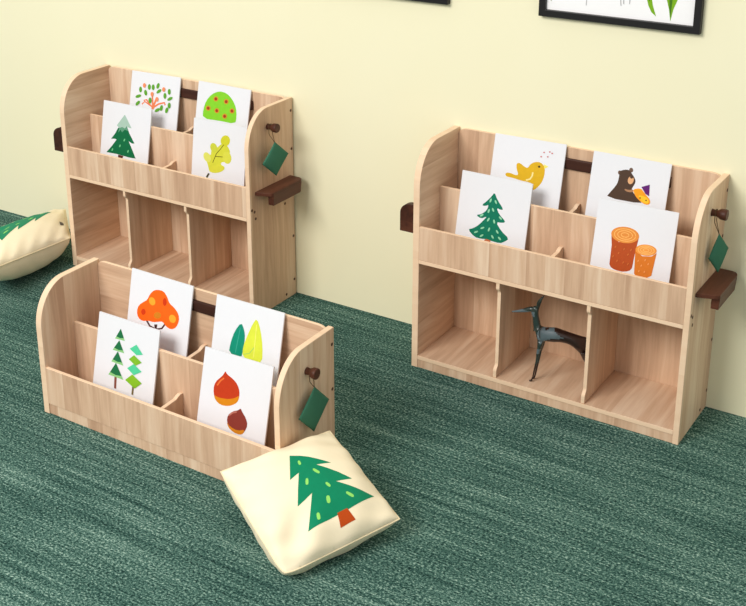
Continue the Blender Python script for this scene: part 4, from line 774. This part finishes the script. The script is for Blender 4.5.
G1, G2, BG = (122, 172, 30), (70, 120, 28), (190, 190, 192)
framed(.3175, .870, 1.3045, 1.74, 'black framed print with green leaf tips, above the right tall shelf', [
    (G1, [(.680, 1.55), (.700, 1.50), (.704, 1.397), (.709, 1.377), (.722, 1.344), (.705, 1.357), (.694, 1.376), (.686, 1.40), (.676, 1.48)]),
    (G2, [(.686, 1.54), (.696, 1.46), (.697, 1.39), (.690, 1.40), (.682, 1.48)]),
    (G1, [(.768, 1.56), (.784, 1.48), (.789, 1.41), (.776, 1.373), (.769, 1.334), (.762, 1.372), (.750, 1.41), (.756, 1.50)]),
    (G2, [(.768, 1.53), (.772, 1.44), (.769, 1.345), (.763, 1.374), (.758, 1.44)]),
    (BG, [(.596, 1.40), (.600, 1.40), (.604, 1.366), (.600, 1.368)]), (BG, [(.606, 1.41), (.610, 1.41), (.613, 1.372), (.609, 1.374)]),
    (BG, [(.628, 1.42), (.634, 1.42), (.632, 1.374), (.629, 1.376)]), (BG, [(.481, 1.42), (.484, 1.42), (.484, 1.355), (.481, 1.356)]),
    ((150, 160, 90), [(.352, 1.40), (.366, 1.40), (.358, 1.358), (.351, 1.362)]),
])
framed(-.585, -.0325, 1.3045, 1.74, 'black picture frame cut by the top photo edge, left of the leaf print', [
    (G1, [(-.30, 1.56), (-.27, 1.50), (-.28, 1.42), (-.31, 1.38), (-.33, 1.44)]),
    (G2, [(-.42, 1.58), (-.40, 1.52), (-.41, 1.43), (-.44, 1.40), (-.45, 1.50)]),
])

# ---------------------------------------------------------------- light and camera
w = bpy.data.worlds.new('World'); bpy.context.scene.world = w; w.use_nodes = True
bg = w.node_tree.nodes['Background']; bg.inputs[0].default_value = (1., .985, .96, 1); bg.inputs[1].default_value = .66

def area(name, loc, target, size, power, col):
    l = bpy.data.lights.new(name, 'AREA'); l.shape = 'RECTANGLE'; l.size, l.size_y = size; l.energy = power; l.color = col
    o = bpy.data.objects.new(name, l); C.objects.link(o); o.location = loc
    o.rotation_euler = (Vector(target)-Vector(loc)).to_track_quat('-Z', 'Y').to_euler()
    return o
area('key_light', (-1.5, -6.6, 5.0), (-.2, -.4, .4), (3.2, 2.4), 455, (1., .965, .91))  # broad soft key light from the upper left front, its source unseen

cam = bpy.data.cameras.new('Camera'); co = bpy.data.objects.new('Camera', cam); C.objects.link(co)
yaw, pitch, roll = -.5843116827, -.3386416478, -.0088850958
F = Vector((math.sin(yaw)*math.cos(pitch), math.cos(yaw)*math.cos(pitch), math.sin(pitch)))
R = F.cross(Vector((0, 0, 1))).normalized(); U = R.cross(F)
R2 = R*math.cos(roll)+U*math.sin(roll); U2 = -R*math.sin(roll)+U*math.cos(roll)
p = (1.9815021737, -3.7724235205, 2.1798000707)
co.matrix_world = Matrix(((R2.x, U2.x, -F.x, p[0]), (R2.y, U2.y, -F.y, p[1]), (R2.z, U2.z, -F.z, p[2]), (0, 0, 0, 1)))
cam.sensor_width = 36; cam.lens = 1209.3766/746*36
cam.shift_x = 33.9/746; cam.shift_y = -132.7618/746
bpy.context.scene.camera = co
vs = bpy.context.scene.view_settings
vs.view_transform = 'Standard'; vs.look = 'None'; vs.gamma = 1; vs.use_curve_mapping = False; vs.exposure = 0.
